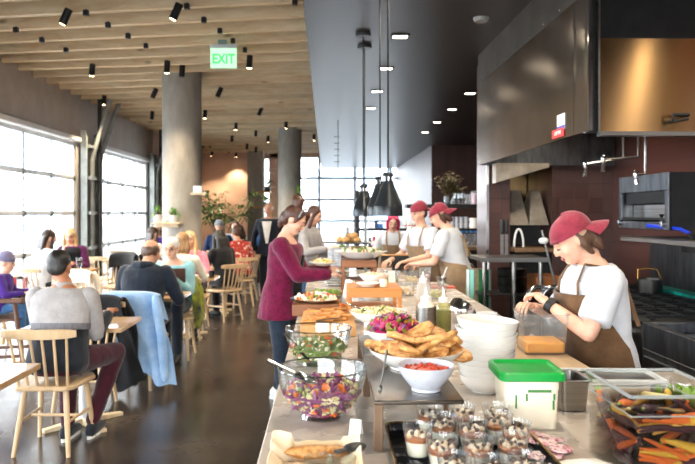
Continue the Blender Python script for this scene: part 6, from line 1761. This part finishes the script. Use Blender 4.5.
# clear containers and dishes before the far chefs
CT = [(386,5.2,.11,.10,'clear tub of pale cream in the front row before the far chefs','cream'),(407,5.3,.11,.10,'clear tub of white cheese balls before the far chefs','whip'),(392,6.0,.12,.13,'clear tub with brown olives before the far chefs','pickle'),(411,6.1,.12,.12,'clear tub of pale slices before the far chefs','pasta'),(425,6.0,.10,.16,'clear tub with pink pickled onion before the far chefs','radish'),(437,5.1,.13,.10,'long clear tub nearest the chef seen from behind','pale_carrot')]
for px, y, w, h, l, f in CT:
    x = XY(px,y); t = tub('clear_tub', l, x, y, CZ+.001, w, h, M['plastic_haze'], .9, 0, .006, .003)
    c = thing('prepared_food', l.replace('clear tub','food in the clear tub',1).replace('long food','food'), 'food', (x,y,CZ+.006)); c['kind'] = 'stuff'
    mb = MB(); rnd = random.Random(int(px)); bits(mb, rnd, 34, lambda: (rnd.uniform(-w*.36,w*.36), rnd.uniform(-w*.36,w*.36), rnd.uniform(.012,h*.55)), .015, 1.2, .9); o = obj('pieces', mb, FM[f], c); o['kind'] = 'stuff'
for i, (px, y) in enumerate([(382,4.9),(389,4.75),(396,4.95)]):
    t = thing('white_cup', ['left','middle','right'][i]+' of three small white cups behind the orange riser', 'cup', (XY(px,y),y,CZ+.001)); obj('cup', MB().shell([(.028,0),(.034,.075)], .003, 22), M['ceramic'], t)
cup('tea_glass', 'glass of amber sauce on the red tray near the far chefs', XY(441.5,5.85), 5.85, CZ+.014, .045, .085, M['glass'], FM['tea'], 'glass')
tag(obj('red_tray', MB().box2((-.10,-.07,0),(.11,.09,.012)), pm('red_plastic','#c0482a',.4), bevel=.003, loc=(XY(442,5.85),5.85,CZ+.001)), 'flat red tray under the glass of amber sauce', 'tray')
spoon('serving_spoon', 'white spoon leaning in the glass of amber sauce', P(447,267,5.85), P(441.5,281,5.85), M['white_plastic'], False, .005)
tag(obj('menu_stand', MB().box((0,0,.09),(.06,.004,.16),(R(-10),0,R(15))), M['paper'], loc=(XY(392,5.6),5.6,CZ+.001)), 'white card standing before the clear tubs of the far chefs', 'card')
t = thing('order_screen', 'black slab shaped order screen with a wooden top edge before the pink haired person', 'screen', (XY(396.5,7.6),7.6,CZ+.001))
obj('screen', MB().box2((-.175,-.015,.06),(.175,.02,.17)), M['black'], t, bevel=.005); obj('top_edge', MB().box2((-.18,-.02,.17),(.18,.025,.182)), M['boardwood'], t); obj('stand', MB().box2((-.05,-.03,0),(.05,.05,.06)), M['black_metal'], t)
# on the brown riser
rx_, ry_ = XY(361,5.4), 5.42
t = thing('oval_platter', 'wide white platter of green salad on the brown riser', 'platter', (rx_,ry_,1.182)); obj('dish', MB().shell([(.09,0),(.14,.025),(.20,.062)], .005, 40, (0,0,0), 1.05, .8), M['ceramic'], t)
heap('platter_salad', 'green and white salad on the wide platter of the brown riser', 'food', rx_, ry_, 1.232, .18, .13, .03, [('leaves','greens',40,.016,1.6),('white','cream',40,.014,1.4),('red','tomato',14,.010,1.2)], 31, 'cream')
bowl('ceramic_bowl', 'white oval bowl under the brown riser edge', XY(372,4.85), 4.9, CZ+.001, .07, .05, M['ceramic'])
# far display: black posts with two shelves, bread and towel
dy_ = 7.3
t = thing('display_rack', 'small black display rack with bread at the far part of the counter', 'rack', (XY(350,dy_),dy_,CZ+.001))
hx_ = XY(352,dy_)-XY(350,dy_)
z1 = 1.55-30/FPX*dy_-CZ
for px, top in ((347.5,.50),(365.5,.62)): 
    x = XY(px,dy_)-XY(350,dy_); obj('post', MB().box2((x-.016,-.016,0),(x+.016,.016,top)), M['track'], t)
for z in (z1, .12): obj('shelf', MB().box2((XY(336,dy_)-XY(350,dy_),-.10,z-.012),(XY(370,dy_)-XY(350,dy_),.14,z)), M['black_metal'], t)
b0 = None
for i, (px, dz) in enumerate([(340.5,0),(346,.0),(352,0),(357,0),(349,.045),(354,.045)]):
    x = XY(px,dy_)
    if b0 is None: o = b0 = obj('bread_roll', MB().blob((0,0,.034), (.047,.042,.034), None, 16, 10, .1, 2), FM['bread'])
    else: o = b0.copy(); COL.objects.link(o)
    o.location = (x, dy_+.02*(-1)**i, CZ+z1+.003+dz); tag(o, 'round brown bread roll on the black display rack', 'bread', 'bread rolls on the display rack')
tw = pm('gingham', '#f2f2f2', .8, col2='#c6cdd6', nscale=(30,30,30), detail=0)
t = thing('checked_towel', 'white checked towel hanging from the end of the black display rack', 'towel', (XY(334.5,dy_-.15),dy_-.13,CZ+.001)); m_ = MB(); m_.sheet(lambda u, v: Vector(((u-.5)*.14, .006*math.sin(u*14), .02+.24*v)), 16, 10, .005); obj('cloth', m_, tw, t)
m_ = MB()
for k in range(8): m_.box(((k-3.5)*.0185,-.011,.14),(.004,.002,.23))
for k in range(9): m_.box((0,-.011,.035+k*.027),(.135,.002,.004))
obj('check', m_, pm('check_grey','#aeb8c6',.8), t)
for i, (px, r, mt, l) in enumerate([(342,.06,'greens','small bowl of greens at the far end of the display rack'),(335,.05,'pasta','small pale bowl at the far end of the display rack')]):
    x = XY(px,7.75); bowl('ceramic_bowl', l, x, 7.75, CZ+.2, .085, .06, M['speckle']); tag(obj('bowl_block', MB().box2((-.08,-.08,0),(.08,.08,.198)), M['darkwood'], loc=(x,7.75,CZ+.001)), ['dark block under the small bowl of greens','dark block under the small pale bowl'][i], 'block')
    heap('bowl_filling', l.replace('small','food in the small',1), 'food', x, 7.75, CZ+.245, .07, .07, .03, [('pieces',mt,24,.014,1.5)], 50+i, mt)
for i, px in enumerate((361,371)):
    t = thing('salt_jar', ['left','right']+[] and ['left one of two white jars beside the display rack','right one of two white jars beside the display rack'][i], 'jar', (XY(px,7.8),7.8,CZ+.001)); obj('jar', MB().lathe([(.05,0),(.055,.06),(.035,.11),(.03,.14),(.001,.145)], 22), M['ceramic'], t); obj('base', MB().lathe([(.056,0),(.057,.05),(.001,.052)], 22), M['black'], t)
# green and white sack right of the chefs
sx1, sy1 = XY(478,6.6), 6.6
t = thing('grocery_sack', 'woven sack with green and white stripes standing right of the far chefs', 'sack', (sx1,sy1,.0))
m_ = MB(); m_.loft([[Vector((.115*k*math.cos(a)*(1+.06*math.sin(3*a+z*9)), .11*k*math.sin(a)*(1+.06*math.cos(2*a)), z)) for a in [2*PI*j/22 for j in range(22)]] for k, z in ((.9,.5),(1.05,.6),(1.1,.75),(1.05,.9),(.98,1.0))]); obj('sack', m_, pm('burlap','#a8957a',.9,col2='#8d7b62',nscale=40), t)
for k, (an, mt) in enumerate([(-150,'#d7ede6'),(-128,'#8ad4c4'),(-92,'#2f8a4e'),(-62,'#23794a'),(-40,'#c6d9cc')]):
    m_ = MB(); a = R(an); m_.sheet(lambda u, v: Vector((.131*math.cos(a+(u-.5)*.3), .126*math.sin(a+(u-.5)*.3),   .55+.45*v)), 5, 6, .006); obj('stripe', m_, pm('stripe%d' % k, mt, .7), t)
tag(obj('sack_stool', MB().box2((-.14,-.13,0),(.14,.13,.498)), M['darkwood'], loc=(sx1,sy1,0)), 'dark wooden stool under the striped sack', 'stool')

# ================================================================== ON THE BAR SHELVES
def barx(px): return XY(px, BY)
t = thing('vase_of_branches', 'glass vase of olive green branches on the top bar shelf', 'plant', (barx(449),BY,ZS[2]+.036))
obj('vase', MB().shell([(.07,0),(.075,.12)], .004, 22), M['glass'], t)
rnd = random.Random(77); st = MB(); lv = MB()
for k in range(34):
    a = rnd.uniform(0,6.28); sp = rnd.uniform(.05,.26); q = Vector((sp*math.cos(a), sp*math.sin(a)*.7, rnd.uniform(.2,.44)+.10*(sp < .12)))
    st.tube([(0,0,.02),q*.5+Vector((0,0,.06)),q], .004, 4)
    for j in range(15): 
        b = rnd.uniform(0,6.28); f = rnd.uniform(.45,1); leaf(lv, q*f+Vector((0,0,.05*(1-f))), (math.cos(b),math.sin(b),.4), rnd.uniform(.06,.10), .042, .3)
obj('stems', st, M['bark'], t); obj('foliage', lv, M['leaf3'], t)
gl0 = None
for i, (px, h) in enumerate([(455,.13),(458.5,.13),(462,.135)]):
    t = thing('drinking_glass', ['left','middle','right'][i]+' of three stemmed glasses on the top bar shelf', 'glass', (barx(px),BY-.02,ZS[2]+.036)); obj('glass', MB().shell([(.03,0),(.006,.006),(.006,.06),(.035,.085),(.034,h+.04)], .002, 20), M['glass'], t)
for i, (px, h, r, mt) in enumerate([(467.5,.155,.042,M['plastic_haze']),(474,.20,.052,M['plastic_haze'])]):
    t = thing('tall_tumbler', ['short hazy tumbler','tall pinkish tumbler'][i]+' at the right of the top bar shelf', 'glass', (barx(px),BY-.02,ZS[2]+.036)); obj('tumbler', MB().shell([(r*.85,0),(r,h)], .003, 24), mt, t)
    if i: obj('contents', MB().lathe([(.001,.005),(r*.8,.005),(r*.9,h*.8),(.001,h*.8)], 20), pm('pinkish','#d9b6c6',.5), t)
m0 = None
for i, px in enumerate([452,456.5,461,465.5]):
    for lvl in range(2):
        l = ('upper' if lvl else 'lower')+' white mug of the '+['first','second','third','fourth'][i]+' pair from the left on the middle bar shelf'
        if m0 is None:
            m0 = thing('white_mug', l, 'mug', (0,0,0), 0, 'white mugs on the middle bar shelf'); obj('mug', MB().shell([(.026,0),(.031,.085)], .003, 20), M['speckle'], m0); obj('handle', MB().tube([(.029,0,.065),(.05,0,.06),(.05,0,.03),(.029,0,.025)], .005, 6), M['speckle'], m0); o = m0
        else: o = dup(m0, None, None, l)
        o.location = (barx(px),BY-.03,ZS[1]+.006+lvl*.087)
t = thing('water_pitcher', 'white pitcher with a handle on the middle bar shelf', 'pitcher', (barx(473),BY-.04,ZS[1]+.006)); obj('pitcher', MB().shell([(.062,0),(.066,.03),(.058,.10),(.062,.155)], .004, 26), M['ceramic'], t); obj('handle', MB().tube([(.056,0,.13),(.10,0,.125),(.105,0,.06),(.06,0,.03)], .008, 8), M['ceramic'], t)
b0 = None
for i, px in enumerate([460.5,465,469.5,474,479,484]):
    l = 'clear water bottle with blue cap in the row on the back counter, '+['leftmost','second from left','third from left','third from right','second from right','rightmost'][i]
    if b0 is None:
        b0 = thing('water_bottle', l, 'bottle', (0,0,0), 0, 'blue capped bottles on the back counter'); obj('bottle', MB().lathe([(.028,0),(.03,.01),(.03,.16),(.024,.19),(.014,.205),(.014,.215)], 20), M['plastic_haze'], b0); obj('cap', MB().lathe([(.026,.205),(.026,.235),(.001,.236)], 18), pm('blue_cap','#1d7fc4',.4), b0); o = b0
    else: o = dup(b0, None, None, l)
    o.location = (barx(px),BY-.12,ZS[0]+.001)
for i, px in enumerate([404.5,409,413.5,418]):
    t = thing('spice_jar', 'white jar with a red band on the middle bar shelf, '+['leftmost','second from left','second from right','rightmost'][i]+' of four', 'jar', (barx(px),BY-.03,ZS[1]+.006), 0, 'red banded jars'); obj('jar', MB().lathe([(.027,0),(.027,.10),(.02,.112),(.001,.113)], 18), M['ceramic'], t); obj('band', MB().lathe([(.0278,.03),(.0278,.05)], 18), pm('jar_red%d' % i,'#c0504a',.5), t)
for i, (px, c, h) in enumerate([(369.5,'#3f4146',.12),(373.5,'#c2473d',.13),(377.5,'#d8d2c8',.12),(381,'#b8372f',.13)]):
    t = thing('sauce_tin', ['dark','red','pale','brick red'][i]+' tin at the left of the back counter', 'tin', (barx(px),BY-.08,ZS[0]+.001)); m_ = MB(); m_.lathe([(.027,0),(.027,h),(.02,h+.015),(.001,h+.016)], 18); obj('tin', m_, pm('tin%d' % i, c, .4), t); obj('label_band', MB().lathe([(.0278,h*.3),(.0278,h*.6)], 18), M['paper'], t)
for i, (px, c, w, h) in enumerate([(371,'#dfe3e6',.07,.10),(376,'#2c3c58',.05,.10),(380,'#2f66a8',.09,.06)]):
    t = thing('shelf_box', ['pale','dark navy','bright blue'][i]+' box on the left part of the middle bar shelf', 'box', (barx(px),BY-.03,ZS[1]+.006)); obj('box', MB().box2((-w/2,-.05,0),(w/2,.05,h)), pm('box%d' % i, c, .5), t, bevel=.004); obj('lid', MB().box2((-w/2-.003,-.053,h),(w/2+.003,.053,h+.01)), pm('boxlid%d' % i, c, .4), t)
# ================================================================== DAYLIGHT, LAMPS, CAMERA
w = bpy.data.worlds.new('sky'); SC.world = w; w.use_nodes = True
bg = w.node_tree.nodes['Background']; bg.inputs[0].default_value = (.93,.97,1,1); bg.inputs[1].default_value = 13
def portal(name, c, rot, sx, sy):
    l = bpy.data.lights.new(name, 'AREA'); l.shape = 'RECTANGLE'; l.size = sx; l.size_y = sy
    l.cycles.is_portal = True
    o = bpy.data.objects.new(name, l); COL.objects.link(o); o.location = c; o.rotation_euler = rot
for a, b in DOORS: portal('sky_portal', (XL-.12,(a+b)/2,1.45), (0,R(-90),0), 2.9, b-a)
portal('sky_portal', (1.0,YF+.2,2.0), (R(-90),0,0), 5.4, 3.4)
portal('sky_portal', (-1.7,-3.25,1.7), (R(90),0,0), 5.8, 2.4)
for p, k in LAMPS:
    l = bpy.data.lights.new(k+'_light', 'SPOT')
    l.color = (1,.80,.54) if k == 'spot' else (1,.88,.70)
    l.energy = {'spot':160,'down':70,'hood':26}[k]
    l.spot_size = R(95) if k == 'spot' else R(150); l.spot_blend = .6; l.shadow_soft_size = .05
    o = bpy.data.objects.new(k+'_light', l); COL.objects.link(o); o.location = p
cam = bpy.data.cameras.new('camera'); cam.sensor_width = 36; cam.lens = FPX*36/695
cam.shift_y = -(232-HY)/695; cam.clip_start = .05; cam.clip_end = 400
cam.dof.use_dof = True; cam.dof.focus_distance = 2.7; cam.dof.aperture_fstop = 4.5
co = bpy.data.objects.new('camera', cam); COL.objects.link(co)
co.location = (0,0,CAMZ); co.rotation_euler = (R(90),0,-YAW)
SC.camera = co
vs = SC.view_settings; vs.view_transform = 'Standard'; vs.look = 'None'; vs.gamma = 1; vs.use_curve_mapping = False; vs.exposure = 0.42
SC.cycles.use_denoising = True
SC.cycles.max_bounces = 10; SC.cycles.transparent_max_bounces = 24; SC.cycles.diffuse_bounces = 4
SC.cycles.sample_clamp_indirect = 6
